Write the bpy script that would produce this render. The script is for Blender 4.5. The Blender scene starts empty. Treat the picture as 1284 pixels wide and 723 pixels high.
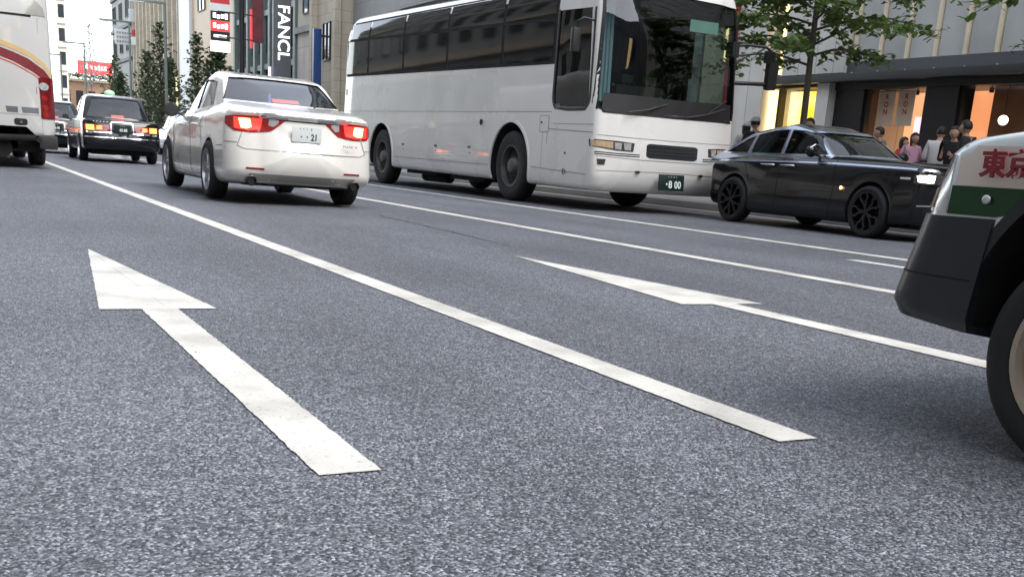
import bpy, bmesh, math, random
from mathutils import Vector, Matrix, Euler
from mathutils.bvhtree import BVHTree
R = math.radians
scn = bpy.context.scene
col = scn.collection

# ------------------------------------------------------------------ camera
CAM_H = 0.68
cd = bpy.data.cameras.new('camera'); cam = bpy.data.objects.new('camera', cd); col.objects.link(cam)
def cam_matrix(yaw, pit, rol):
    c, s = math.cos, math.sin
    fwd = Vector((c(pit)*c(yaw), c(pit)*s(yaw), s(pit)))
    right = fwd.cross(Vector((0, 0, 1))).normalized(); up = right.cross(fwd)
    r = right*c(rol) + up*s(rol); u = -right*s(rol) + up*c(rol)
    m = Matrix((r, u, -fwd)).transposed().to_4x4()
    m.translation = Vector((0, 0, CAM_H)); return m
cam.matrix_world = cam_matrix(R(-28.26587), R(-15.29932), R(3.70348))
cd.sensor_width = 36; cd.lens = 36*1319.095/1284
cd.shift_y = (564.289-361.5)/1284
cd.clip_start = .05; cd.clip_end = 2000
cd.dof.use_dof = True; cd.dof.focus_distance = 4.6; cd.dof.aperture_fstop = 18.0
scn.camera = cam
# ------------------------------------------------------------------ sky, sun, exposure
SUN_EL, SUN_AZ = R(48), R(205)      # direction towards the sun measured from +X counter-clockwise
w = bpy.data.worlds.new('World'); scn.world = w; w.use_nodes = True
nt = w.node_tree; bg = nt.nodes['Background']
sky = nt.nodes.new('ShaderNodeTexSky'); sky.sky_type = 'NISHITA'; sky.sun_disc = False
sky.sun_elevation = SUN_EL; sky.sun_rotation = R(90) - SUN_AZ
sky.air_density = 1.0; sky.dust_density = 1.0; sky.ozone_density = 1.0
hs = nt.nodes.new('ShaderNodeHueSaturation'); hs.inputs['Saturation'].default_value = .36; nt.links.new(sky.outputs[0], hs.inputs['Color']); nt.links.new(hs.outputs[0], bg.inputs[0]); bg.inputs[1].default_value = .15
sl = bpy.data.lights.new('sun', 'SUN'); sl.energy = 0.8; sl.angle = R(30); sl.color = (1, .95, .88)
so = bpy.data.objects.new('sun', sl); col.objects.link(so)
sd = Vector((math.cos(SUN_EL)*math.cos(SUN_AZ), math.cos(SUN_EL)*math.sin(SUN_AZ), math.sin(SUN_EL)))
so.rotation_euler = sd.to_track_quat('Z', 'Y').to_euler(); so.location = (0, 0, 60)
vs = scn.view_settings; vs.view_transform = 'Standard'; vs.look = 'None'; vs.gamma = 1; vs.use_curve_mapping = False
vs.exposure = 1.9
scn.render.engine = 'CYCLES'; scn.cycles.use_denoising = True
scn.cycles.max_bounces = 8; scn.cycles.transparent_max_bounces = 12
scn.cycles.sample_clamp_indirect = 6

# ------------------------------------------------------------------ materials
def newmat(name):
    m = bpy.data.materials.new(name); m.use_nodes = True
    n = m.node_tree; return m, n, n.nodes['Principled BSDF']
def nd(n, t, **k):
    x = n.nodes.new(t)
    for a, b in k.items():
        if hasattr(x, a): setattr(x, a, b)
        else: x.inputs[a].default_value = b
    return x
def pm(name, colr, rough=.5, metal=0, spec=.5, coat=0, var=.12, scale=3, emit=None, es=0, bump=0, bscale=200, rvar=.1):
    """principled with a procedural variation of colour and gloss"""
    m, n, p = newmat(name)
    tc = nd(n, 'ShaderNodeTexCoord'); no = nd(n, 'ShaderNodeTexNoise'); no.inputs['Scale'].default_value = scale; no.inputs['Detail'].default_value = 6
    n.links.new(tc.outputs['Object'], no.inputs['Vector'])
    mr = nd(n, 'ShaderNodeMapRange'); mr.inputs['From Min'].default_value = .25; mr.inputs['From Max'].default_value = .75
    mr.inputs['To Min'].default_value = 1-var; mr.inputs['To Max'].default_value = 1+var*.4
    n.links.new(no.outputs[0], mr.inputs['Value'])
    mx = nd(n, 'ShaderNodeVectorMath', operation='SCALE'); mx.inputs[0].default_value = colr[:3]
    n.links.new(mr.outputs[0], mx.inputs['Scale']); n.links.new(mx.outputs[0], p.inputs['Base Color'])
    r2 = nd(n, 'ShaderNodeMapRange'); r2.inputs['From Min'].default_value = .3; r2.inputs['From Max'].default_value = .7
    r2.inputs['To Min'].default_value = max(0, rough-rvar*rough); r2.inputs['To Max'].default_value = min(1, rough+rvar*rough)
    n.links.new(no.outputs[0], r2.inputs['Value']); n.links.new(r2.outputs[0], p.inputs['Roughness'])
    p.inputs['Metallic'].default_value = metal; p.inputs['Specular IOR Level'].default_value = spec
    p.inputs['Coat Weight'].default_value = coat; p.inputs['Coat Roughness'].default_value = .04
    if emit: p.inputs['Emission Color'].default_value = (*emit, 1); p.inputs['Emission Strength'].default_value = es
    if bump:
        b = nd(n, 'ShaderNodeBump'); b.inputs['Strength'].default_value = bump; b.inputs['Distance'].default_value = .01
        n2 = nd(n, 'ShaderNodeTexNoise'); n2.inputs['Scale'].default_value = bscale; n.links.new(tc.outputs['Object'], n2.inputs['Vector'])
        n.links.new(n2.outputs[0], b.inputs['Height']); n.links.new(b.outputs[0], p.inputs['Normal'])
    return m
def glassmat(name, tint, ior=1.5, rough=.02):
    m, n, p = newmat(name); n.nodes.remove(p)
    out = n.nodes['Material Output']
    f0 = ((ior-1)/(ior+1))**2*1.6
    lw = nd(n, 'ShaderNodeLayerWeight'); lw.inputs[0].default_value = .5
    pw = nd(n, 'ShaderNodeMath', operation='POWER'); n.links.new(lw.outputs['Facing'], pw.inputs[0]); pw.inputs[1].default_value = 4.5
    fr = nd(n, 'ShaderNodeMapRange'); n.links.new(pw.outputs[0], fr.inputs['Value']); fr.inputs['To Min'].default_value = f0; fr.inputs['To Max'].default_value = 1
    tr = nd(n, 'ShaderNodeBsdfTransparent'); tr.inputs[0].default_value = (*tint, 1)
    gl = nd(n, 'ShaderNodeBsdfGlossy'); gl.inputs['Roughness'].default_value = rough
    tc = nd(n, 'ShaderNodeTexCoord'); no = nd(n, 'ShaderNodeTexNoise'); no.inputs['Scale'].default_value = 1.3
    n.links.new(tc.outputs['Object'], no.inputs['Vector'])
    b = nd(n, 'ShaderNodeBump'); b.inputs['Strength'].default_value = .03; b.inputs['Distance'].default_value = .1
    n.links.new(no.outputs[0], b.inputs['Height']); n.links.new(b.outputs[0], gl.inputs['Normal'])
    mx = nd(n, 'ShaderNodeMixShader'); n.links.new(fr.outputs[0], mx.inputs[0]); n.links.new(tr.outputs[0], mx.inputs[1]); n.links.new(gl.outputs[0], mx.inputs[2])
    n.links.new(mx.outputs[0], out.inputs[0]); return m
def emis(name, c, s, c2=None, scale=2.0):
    m, n, p = newmat(name)
    p.inputs['Base Color'].default_value = (*[x*.6 for x in c], 1); p.inputs['Roughness'].default_value = .4
    p.inputs['Emission Strength'].default_value = s*.5
    if c2:
        tc = nd(n, 'ShaderNodeTexCoord'); no = nd(n, 'ShaderNodeTexNoise'); no.inputs['Scale'].default_value = scale
        n.links.new(tc.outputs['Object'], no.inputs['Vector'])
        cr = nd(n, 'ShaderNodeValToRGB'); cr.color_ramp.elements[0].position = .38; cr.color_ramp.elements[1].position = .62
        cr.color_ramp.elements[0].color = (*c, 1); cr.color_ramp.elements[1].color = (*c2, 1)
        n.links.new(no.outputs[0], cr.inputs[0]); n.links.new(cr.outputs[0], p.inputs['Emission Color'])
    else: p.inputs['Emission Color'].default_value = (*c, 1)
    return m

def asphalt():
    m, n, p = newmat('asphalt_aggregate')
    L = n.links.new
    tc = nd(n, 'ShaderNodeTexCoord')
    v = nd(n, 'ShaderNodeTexVoronoi'); v.inputs['Scale'].default_value = 180; v.inputs['Randomness'].default_value = 1
    L(tc.outputs['Object'], v.inputs['Vector'])
    v2 = nd(n, 'ShaderNodeTexVoronoi'); v2.inputs['Scale'].default_value = 80; L(tc.outputs['Object'], v2.inputs['Vector'])
    sep = nd(n, 'ShaderNodeSeparateColor'); L(v.outputs['Color'], sep.inputs[0])
    sep2 = nd(n, 'ShaderNodeSeparateColor'); L(v2.outputs['Color'], sep2.inputs[0])
    cr = nd(n, 'ShaderNodeValToRGB'); e = cr.color_ramp.elements
    e[0].position = 0; e[0].color = (.016, .018, .023, 1); e[1].position = 1; e[1].color = (.33, .345, .39, 1)
    a = e.new(.25); a.color = (.044, .047, .057, 1); a = e.new(.6); a.color = (.110, .116, .134, 1); a = e.new(.85); a.color = (.19, .20, .228, 1)
    L(sep.outputs[0], cr.inputs[0])
    # coarse clumps and large patches of tone
    mr = nd(n, 'ShaderNodeMapRange'); mr.inputs['To Min'].default_value = .92; mr.inputs['To Max'].default_value = 1.26; L(sep2.outputs[1], mr.inputs['Value'])
    def patch(scale, lo, hi, stretch=None, detail=5):
        no = nd(n, 'ShaderNodeTexNoise'); no.inputs['Scale'].default_value = scale; no.inputs['Detail'].default_value = detail
        if stretch:
            mp = nd(n, 'ShaderNodeMapping'); mp.inputs['Scale'].default_value = stretch; L(tc.outputs['Object'], mp.inputs[0]); L(mp.outputs[0], no.inputs['Vector'])
        else: L(tc.outputs['Object'], no.inputs['Vector'])
        r = nd(n, 'ShaderNodeMapRange'); r.inputs['From Min'].default_value = .3; r.inputs['From Max'].default_value = .7
        r.inputs['To Min'].default_value = lo; r.inputs['To Max'].default_value = hi; L(no.outputs[0], r.inputs['Value']); return r
    p1 = patch(.55, .86, 1.12); p2 = patch(1.0, .80, 1.14, (.10, 1.2, 1)); p3 = patch(14, .88, 1.12)
    def mul(a, b):
        x = nd(n, 'ShaderNodeMath', operation='MULTIPLY'); L(a, x.inputs[0]); L(b, x.inputs[1]); return x.outputs[0]
    f = mul(mul(mr.outputs[0], p1.outputs[0]), mul(p2.outputs[0], p3.outputs[0]))
    sc = nd(n, 'ShaderNodeVectorMath', operation='SCALE'); L(cr.outputs[0], sc.inputs[0]); L(f, sc.inputs['Scale'])
    L(sc.outputs[0], p.inputs['Base Color'])
    p.inputs['Roughness'].default_value = .62; p.inputs['Specular IOR Level'].default_value = .45
    ad = nd(n, 'ShaderNodeMath', operation='MULTIPLY'); L(v.outputs['Distance'], ad.inputs[0]); ad.inputs[1].default_value = -1.0
    ad2 = nd(n, 'ShaderNodeMath', operation='ADD'); L(ad.outputs[0], ad2.inputs[0]); L(sep.outputs[1], ad2.inputs[1])
    b = nd(n, 'ShaderNodeBump'); b.inputs['Strength'].default_value = 1.0; b.inputs['Distance'].default_value = .004
    L(ad2.outputs[0], b.inputs['Height']); L(b.outputs[0], p.inputs['Normal'])
    return m
def roadpaint():
    m, n, p = newmat('worn_road_paint'); L = n.links.new
    tc = nd(n, 'ShaderNodeTexCoord')
    no = nd(n, 'ShaderNodeTexNoise'); no.inputs['Scale'].default_value = 3.2; no.inputs['Detail'].default_value = 8; L(tc.outputs['Object'], no.inputs['Vector'])
    cr = nd(n, 'ShaderNodeValToRGB'); e = cr.color_ramp.elements
    e[0].position = .3; e[0].color = (.40, .39, .355, 1); e[1].position = .58; e[1].color = (.60, .585, .54, 1)
    L(no.outputs[0], cr.inputs[0])
    v = nd(n, 'ShaderNodeTexNoise'); v.inputs['Scale'].default_value = 85; v.inputs['Detail'].default_value = 3; L(tc.outputs['Object'], v.inputs['Vector'])
    mr = nd(n, 'ShaderNodeMapRange'); mr.inputs['From Min'].default_value = .26; mr.inputs['From Max'].default_value = .40; mr.inputs['To Min'].default_value = .5; mr.inputs['To Max'].default_value = 1
    L(v.outputs[0], mr.inputs['Value'])
    sc = nd(n, 'ShaderNodeVectorMath', operation='SCALE'); L(cr.outputs[0], sc.inputs[0]); L(mr.outputs[0], sc.inputs['Scale']); L(sc.outputs[0], p.inputs['Base Color'])
    p.inputs['Roughness'].default_value = .6
    b = nd(n, 'ShaderNodeBump'); b.inputs['Strength'].default_value = .35; b.inputs['Distance'].default_value = .002; L(v.outputs[0], b.inputs['Height']); L(b.outputs[0], p.inputs['Normal'])
    return m
def gridmat(name, c, cj, sx, sy, mortar=.02, rough=.6, offs=0, spec=.5):
    """panelled / tiled cladding: brick texture on wall coordinates (x along, z up)"""
    m, n, p = newmat(name); L = n.links.new
    tc = nd(n, 'ShaderNodeTexCoord'); sp = nd(n, 'ShaderNodeSeparateXYZ'); L(tc.outputs['Object'], sp.inputs[0])
    ad = nd(n, 'ShaderNodeMath', operation='ADD'); L(sp.outputs[0], ad.inputs[0]); L(sp.outputs[1], ad.inputs[1])
    cb = nd(n, 'ShaderNodeCombineXYZ'); L(ad.outputs[0], cb.inputs[0]); L(sp.outputs[2], cb.inputs[1])
    b = nd(n, 'ShaderNodeTexBrick'); b.offset = offs; b.inputs['Scale'].default_value = 1; b.inputs['Mortar Size'].default_value = mortar
    b.inputs['Brick Width'].default_value = sx; b.inputs['Row Height'].default_value = sy
    b.inputs['Color1'].default_value = (*c, 1); b.inputs['Color2'].default_value = (*[x*.9 for x in c], 1); b.inputs['Mortar'].default_value = (*cj, 1)
    L(cb.outputs[0], b.inputs['Vector'])
    no = nd(n, 'ShaderNodeTexNoise'); no.inputs['Scale'].default_value = .8; no.inputs['Detail'].default_value = 6; L(tc.outputs['Object'], no.inputs['Vector'])
    mr = nd(n, 'ShaderNodeMapRange'); mr.inputs['From Min'].default_value = .3; mr.inputs['From Max'].default_value = .7; mr.inputs['To Min'].default_value = .82; mr.inputs['To Max'].default_value = 1.06
    L(no.outputs[0], mr.inputs['Value'])
    sc = nd(n, 'ShaderNodeVectorMath', operation='SCALE'); L(b.outputs['Color'], sc.inputs[0]); L(mr.outputs[0], sc.inputs['Scale']); L(sc.outputs[0], p.inputs['Base Color'])
    p.inputs['Roughness'].default_value = rough; p.inputs['Specular IOR Level'].default_value = spec
    return m

M = {}
M['asphalt'] = asphalt(); M['paint'] = roadpaint()
M['crack'] = pm('tar_crack', (.02, .02, .022), .8)
M['concrete'] = pm('kerb_concrete', (.32, .31, .30), .85, bump=.3, bscale=60)
M['pave'] = gridmat('pavement_slabs', (.30, .29, .28), (.16, .16, .16), .6, .6, .012)
M['white'] = pm('pearl_white_paint', (.70, .69, .65), .28, coat=1, var=.03, scale=1.2)
M['buswhite'] = pm('bus_white_paint', (.72, .71, .68), .28, coat=1, var=.07, scale=.9, bump=.5, bscale=1.4)
M['buswhite2'] = pm('coach_white_paint', (.43, .43, .425), .32, coat=.8, var=.06, scale=.9, bump=.4, bscale=1.4)
M['black'] = pm('black_paint', (.004, .0045, .006), .16, coat=.35, spec=.35, var=.2)
M['blackpl'] = pm('black_plastic', (.013, .014, .016), .5, var=.25, scale=6)
M['bumperblk'] = pm('dark_bumper_plastic', (.012, .014, .019), .3, spec=.5, var=.25, scale=5)
M['under'] = pm('underbody_black', (.006, .006, .006), .9)
M['tyre'] = pm('tyre_rubber', (.012, .012, .013), .75, var=.3, scale=12)
M['alloy'] = pm('alloy_wheel', (.42, .42, .43), .3, metal=.9, var=.15, scale=9)
M['silver'] = pm('silver_wheel_paint', (.55, .55, .56), .35, metal=.2, coat=.5)
M['darkalloy'] = pm('dark_alloy_wheel', (.05, .05, .055), .3, metal=.8)
M['steel'] = pm('beige_steel_wheel', (.42, .36, .29), .45, metal=.3, var=.2, scale=8)
M['buswheel'] = pm('dull_steel_wheel', (.11, .105, .10), .5, metal=.5, var=.3, scale=7)
M['chrome'] = pm('chrome', (.75, .76, .78), .12, metal=1, var=.05)
M['bright'] = pm('brushed_silver_paint', (.42, .47, .58), .2, metal=.75, coat=1, var=.05)
M['glass'] = glassmat('tinted_glass', (.33, .35, .36), 1.8)
M['glasssky'] = glassmat('rear_glass_with_sky', (.30, .34, .38), 2.3)
M['glassdark'] = glassmat('dark_privacy_glass', (.05, .055, .06), 1.6)
M['glassbus'] = glassmat('windscreen_glass', (.50, .60, .56), 1.6)
M['buswin'] = pm('coach_window_glass', (.004, .0045, .005), .04, spec=.42, var=.5, scale=1.5)
M['interior'] = pm('dark_interior', (.025, .025, .028), .8)
M['seat'] = pm('grey_seat_fabric', (.16, .15, .14), .9)
M['lace'] = pm('white_seat_cover', (.45, .43, .38), .9)
M['redlens'] = pm('red_lens', (.26, .008, .010), .12, coat=1, var=.2, scale=30)
M['darkred'] = pm('dark_red_lens', (.12, .006, .010), .15, coat=1, var=.2, scale=30)
M['redlit'] = emis('brake_lamp_lit', (1, .028, .018), 1.5)
M['redhot'] = emis('brake_lamp_core', (1, .46, .16), 3.0)
M['redbar'] = emis('high_brake_lamp', (1, .12, .09), 2.4)
M['clearlens'] = pm('clear_lens', (.55, .56, .57), .1, metal=.4, coat=1, var=.4, scale=25)
M['lampdark'] = pm('lamp_dark_inside', (.05, .05, .05), .2, coat=1, var=.5, scale=25)
M['amber'] = pm('amber_lens', (.48, .36, .22), .15, coat=1, var=.3, scale=25)
M['headlit'] = emis('headlamp_lit', (1, .98, .86), 6)
M['amberlit'] = emis('amber_marker_lit', (1, .5, .15), 5)
M['platew'] = pm('plate_white', (.62, .66, .66), .4, var=.1)
M['plateg'] = pm('plate_green', (.005, .022, .017), .4, var=.1)
M['txtgreen'] = pm('plate_dark_green_text', (.01, .05, .035), .5)
M['txtgrey'] = pm('faded_grey_text', (.25, .26, .27), .5)
M['txtwhite'] = pm('white_text', (.75, .78, .75), .5)
M['txtred'] = pm('dark_red_text', (.22, .012, .02), .5)
M['taxigreen'] = pm('dark_green_paint', (.004, .042, .009), .35, spec=.35, coat=.15, var=.15)
M['taxicream'] = pm('cream_paint', (.62, .55, .50), .35, coat=.5, var=.06)
M['skyhood'] = pm('sky_tinted_bonnet_paint', (.60, .68, .70), .22, coat=1, var=.05)  # white paint with the blue of the reflected sky mixed into its colour
M['skin'] = pm('skin', (.45, .27, .19), .6, var=.1)
M['hair'] = pm('black_hair', (.012, .010, .009), .6)
M['shoe'] = pm('dark_shoes', (.02, .02, .02), .5)
M['bark'] = pm('bark', (.10, .085, .065), .9, var=.35, scale=9, bump=.8, bscale=30)
M['leaf'] = pm('broad_leaf', (.10, .165, .05), .5, var=.5, scale=2.5)
M['leaf2'] = pm('broad_leaf_light', (.17, .26, .08), .5, var=.4, scale=2.5)
M['needle'] = pm('yew_needles', (.07, .11, .05), .6, var=.5, scale=1.2)
M['needle2'] = pm('yew_needles_light', (.15, .20, .09), .6, var=.4, scale=1.2)
for k in ('leaf', 'leaf2', 'needle', 'needle2'):
    n = M[k].node_tree; p = n.nodes['Principled BSDF']; out = n.nodes['Material Output']
    tl = n.nodes.new('ShaderNodeBsdfTranslucent'); mx = n.nodes.new('ShaderNodeMixShader'); mx.inputs[0].default_value = .42 if k[0] == 'l' else .22
    src = p.inputs['Base Color'].links[0].from_socket; g2 = n.nodes.new('ShaderNodeVectorMath'); g2.operation = 'MULTIPLY'; g2.inputs[1].default_value = (1.35, 1.35, .8)
    n.links.new(src, g2.inputs[0]); n.links.new(g2.outputs[0], tl.inputs[0]); n.links.new(p.outputs[0], mx.inputs[1]); n.links.new(tl.outputs[0], mx.inputs[2]); n.links.new(mx.outputs[0], out.inputs[0])
M['paleleaf'] = pm('glare_paled_leaves', (.28, .34, .36), .7, var=.3)  # leaf colour paled to imitate overexposure against the sky
M['postgreen'] = pm('grey_green_post', (.16, .20, .18), .5, var=.15)
M['postblack'] = pm('black_post', (.01, .01, .012), .45)

# ------------------------------------------------------------------ object helpers
def tag(o, label=None, cat=None, group=None, kind=None):
    if label: o['label'] = label
    if cat: o['category'] = cat
    if group: o['group'] = group
    if kind: o['kind'] = kind
    return o
def empty(name, loc=(0, 0, 0), rz=0, scale=1):
    o = bpy.data.objects.new(name, None); col.objects.link(o)
    o.location = loc; o.rotation_euler = (0, 0, rz); o.scale = (scale,)*3; o.empty_display_size = .2
    return o
def link(name, me, mats, parent=None, smooth=None):
    o = bpy.data.objects.new(name, me); col.objects.link(o)
    if not isinstance(mats, (list, tuple)): mats = [mats]
    me.materials.clear()
    for m in mats: me.materials.append(M[m] if isinstance(m, str) else m)
    if smooth is not None:
        for p in me.polygons: p.use_smooth = True
        me.set_sharp_from_angle(angle=R(smooth))
    if parent: o.parent = parent
    return o
class MB:
    def __init__(s): s.v = []; s.f = []; s.mi = []
    def add(s, vs, fs, mi=0):
        b = len(s.v); s.v += [tuple(v) for v in vs]; s.f += [[b+i for i in f] for f in fs]; s.mi += [mi]*len(fs)
    def box(s, x0, x1, y0, y1, z0, z1, mi=0, mat=None):
        vs = [Vector((x, y, z)) for x in (x0, x1) for y in (y0, y1) for z in (z0, z1)]
        if mat: vs = [mat @ v for v in vs]
        s.add(vs, [(0, 1, 3, 2), (4, 6, 7, 5), (0, 4, 5, 1), (2, 3, 7, 6), (0, 2, 6, 4), (1, 5, 7, 3)], mi)
    def tube(s, pts, rad, n=8, mi=0, cap=True):
        pts = [Vector(p) for p in pts]; rs = rad if isinstance(rad, (list, tuple)) else [rad]*len(pts)
        rings = []; ref = Vector((0, 0, 1))
        for i, p in enumerate(pts):
            d = (pts[min(i+1, len(pts)-1)]-pts[max(i-1, 0)]).normalized()
            a = d.cross(ref if abs(d.dot(ref)) < .95 else Vector((1, 0, 0))).normalized(); b = d.cross(a)
            rings.append([p+(a*math.cos(2*math.pi*k/n)+b*math.sin(2*math.pi*k/n))*rs[i] for k in range(n)])
        vs = [v for r in rings for v in r]; fs = []
        for i in range(len(pts)-1):
            for k in range(n): fs.append((i*n+k, i*n+(k+1) % n, (i+1)*n+(k+1) % n, (i+1)*n+k))
        if cap: fs.append(tuple(range(n-1, -1, -1))); fs.append(tuple((len(pts)-1)*n+k for k in range(n)))
        s.add(vs, fs, mi)
    def lathe(s, prof, n=40, axis='y', c=(0, 0, 0), mi=0, a0=0, a1=2*math.pi):
        """prof: list of (r, t); t along the axis"""
        full = abs(a1-a0-2*math.pi) < 1e-6; m = n if full else n+1; vs = []; fs = []
        for r, t in prof:
            for k in range(m):
                a = a0+(a1-a0)*k/n; ca, sa = r*math.cos(a), r*math.sin(a)
                v = {'y': (ca, t, sa), 'z': (ca, sa, t), 'x': (t, ca, sa)}[axis]
                vs.append((v[0]+c[0], v[1]+c[1], v[2]+c[2]))
        for i in range(len(prof)-1):
            for k in range(n): fs.append((i*m+k, i*m+(k+1) % m, (i+1)*m+(k+1) % m, (i+1)*m+k))
        s.add(vs, fs, mi)
    def ball(s, c, r, n=10, mi=0, sc=(1, 1, 1)):
        prof = [(max(1e-4, math.sin(math.pi*i/n))*r, -math.cos(math.pi*i/n)*r) for i in range(n+1)]
        b = len(s.v); s.lathe(prof, 2*n, 'z', (0, 0, 0), mi)
        for i in range(b, len(s.v)):
            v = s.v[i]; s.v[i] = (v[0]*sc[0]+c[0], v[1]*sc[1]+c[1], v[2]*sc[2]+c[2])
    def mesh(s, name):
        me = bpy.data.meshes.new(name); me.from_pydata(s.v, [], s.f); me.update()
        me.polygons.foreach_set('material_index', s.mi); return me
    def build(s, name, mats, parent=None, smooth=None, bevel=0):
        me = s.mesh(name)
        bm = bmesh.new(); bm.from_mesh(me)
        bmesh.ops.recalc_face_normals(bm, faces=bm.faces)
        if bevel:
            bmesh.ops.bevel(bm, geom=[e for e in bm.edges if e.is_manifold and e.calc_face_angle(0) > .6], offset=bevel, segments=2, affect='EDGES', profile=.7)
        bm.to_mesh(me); bm.free()
        return link(name, me, mats, parent, smooth if smooth is not None else (35 if bevel else None))
def bake(o):
    """apply an object's modifiers without bpy.ops"""
    dg = bpy.context.evaluated_depsgraph_get(); dg.update()
    me = bpy.data.meshes.new_from_object(o.evaluated_get(dg)); o.modifiers.clear(); o.data = me; return o
def boolcut(o, cutters, name='cut'):
    """difference of o by closed MB cutters; the cutter's faces take the last material slot"""
    for ci, c in enumerate(cutters):
        for attempt in range(5):
            me = c.mesh('cutter'); bm = bmesh.new(); bm.from_mesh(me); bmesh.ops.remove_doubles(bm, verts=bm.verts, dist=1e-5)
            bmesh.ops.recalc_face_normals(bm, faces=bm.faces); bm.to_mesh(me); bm.free()
            if attempt: me.transform(Matrix.Translation((.0011*attempt, .0007*attempt, -.0009*attempt)))
            k = bpy.data.objects.new('cutter', me); col.objects.link(k); k.parent = o.parent; me.materials.append(o.data.materials[len(o.data.materials)-1])
            for p in me.polygons: p.material_index = 0
            md = o.modifiers.new('b', 'BOOLEAN'); md.operation = 'DIFFERENCE'; md.object = k; md.solver = 'EXACT'; md.use_self = attempt in (3, 4)
            try: md.material_mode = 'TRANSFER'
            except Exception: pass
            old = o.data; n0 = len(old.polygons); b0 = [min(v.co[a] for v in old.vertices) for a in range(3)]+[max(v.co[a] for v in old.vertices) for a in range(3)]
            dg = bpy.context.evaluated_depsgraph_get(); dg.update(); nm = bpy.data.meshes.new_from_object(o.evaluated_get(dg)); o.modifiers.clear()
            bpy.data.objects.remove(k); bpy.data.meshes.remove(me)
            ok = len(nm.polygons) > .5*n0
            if ok:
                b1 = [min(v.co[a] for v in nm.vertices) for a in range(3)]+[max(v.co[a] for v in nm.vertices) for a in range(3)]
                ok = max(abs(b0[a]-b1[a]) for a in range(6)) < .25
            if ok: o.data = nm; break
            bpy.data.meshes.remove(nm)
        else: print('BOOLEAN GAVE UP', o.name, ci)
    for p in o.data.polygons: p.use_smooth = True
    o.data.set_sharp_from_angle(angle=R(38))
    return o
def copy_tree(o, parent=None):
    c = o.copy(); col.objects.link(c)
    if parent: c.parent = parent
    for ch in o.children: copy_tree(ch, c)
    return c
def text(name, s, size, mat, parent, M4, ext=.002, align='CENTER', sx=1, bold=0):
    cu = bpy.data.curves.new('t', 'FONT'); cu.body = s; cu.size = size; cu.align_x = align; cu.align_y = 'CENTER'; cu.extrude = ext; cu.offset = bold
    o = bpy.data.objects.new('t', cu); col.objects.link(o)
    dg = bpy.context.evaluated_depsgraph_get(); me = bpy.data.meshes.new_from_object(o.evaluated_get(dg))
    bpy.data.objects.remove(o); bpy.data.curves.remove(cu)
    me.transform(Matrix.Diagonal((sx, 1, 1, 1))); me.transform(M4)
    return link(name, me, mat, parent)
def frame(origin, xdir, ydir):
    x = Vector(xdir).normalized(); y = Vector(ydir).normalized(); z = x.cross(y)
    m = Matrix((x, y, z)).transposed().to_4x4(); m.translation = Vector(origin); return m

# ------------------------------------------------------------------ shells (vehicle bodies)
def pchip(pts):
    xs = [p[0] for p in pts]; ys = [p[1] for p in pts]; n = len(xs)
    d = [(ys[i+1]-ys[i])/(xs[i+1]-xs[i]) for i in range(n-1)]
    m = [d[0]]+[0 if d[i-1]*d[i] <= 0 else 2*d[i-1]*d[i]/(d[i-1]+d[i]) for i in range(1, n-1)]+[d[-1]]
    def f(x):
        if x <= xs[0]: return ys[0]
        if x >= xs[-1]: return ys[-1]
        i = max(k for k in range(n-1) if xs[k] <= x); h = xs[i+1]-xs[i]; t = (x-xs[i])/h
        return (2*t**3-3*t*t+1)*ys[i]+(t**3-2*t*t+t)*h*m[i]+(-2*t**3+3*t*t)*ys[i+1]+(t**3-t*t)*h*m[i+1]
    return f
def fn(a): return a if callable(a) else (pchip(a) if isinstance(a, (list, tuple)) else (lambda x, a=a: a))
def shell(L, rear, front, top, bot, W, side=1, ey=.28, ez=.28, pr=.1, pf=.1, pe=3, r=.06, nu=70, nk=72, shrink=0, rp=0):
    """closed hull; x forward from the rear (0) to the front (L). rear(z)/front(z): inset of the end silhouettes,
    W(x): half width, side(z): half-width factor, ey/ez: roundness of the section, pr/pf: plan curvature of the ends"""
    rear, front, top, bot, W, side = map(fn, (rear, front, top, bot, W, side))
    us = []
    for i in range(nu+1):
        t = i/nu; us.append(.5-.5*math.cos(math.pi*t)*(.55+.45*abs(math.cos(math.pi*t))) if 0 < i < nu else float(i == nu))
    us = sorted(us)
    def pt(u, k, s):
        x0 = L*u; zt = top(x0)-shrink; zb = bot(x0)+shrink; zc = (zt+zb)/2; hz = (zt-zb)/2
        e = min(x0, L-x0); q = 1
        if e < r: q = 1-(r/ max(.3, hz))*(1-math.sqrt(max(0, 1-(1-e/r)**2)))
        a = 2*math.pi*(k+.5)/nk; ca, sa = math.cos(a), math.sin(a)
        z = zc+hz*q*s*math.copysign(abs(sa)**ez, sa)
        yr = math.copysign(abs(ca)**ey, ca)*s
        y = (W(x0)-shrink)*side(z)*yr*(1-(1-q)*.8)
        if e < rp: y -= math.copysign(rp*(1-math.sqrt(max(0, 1-(1-e/rp)**2))), y)*abs(yr)
        a_ = rear(z)+pr*abs(yr)**pe+shrink; b_ = L-front(z)-pf*abs(yr)**pe-shrink
        return (a_+(b_-a_)*u, y, z)
    mb = MB(); vs = []; fs = []
    caps = [.12, .3, .5, .68, .84, .94]
    rows = [[pt(0, k, c) for k in range(nk)] for c in caps]+[[pt(u, k, 1) for k in range(nk)] for u in us]+[[pt(1, k, c) for k in range(nk)] for c in reversed(caps)]
    for rr in rows: vs += rr
    for i in range(len(rows)-1):
        for k in range(nk): fs.append((i*nk+k, i*nk+(k+1) % nk, (i+1)*nk+(k+1) % nk, (i+1)*nk+k))
    fs.append(tuple(range(nk-1, -1, -1))); fs.append(tuple((len(rows)-1)*nk+k for k in range(nk)))
    mb.add(vs, fs); return mb
def shellobj(name, mb, mats, parent):
    return mb.build(name, mats, parent, smooth=38)
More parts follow.
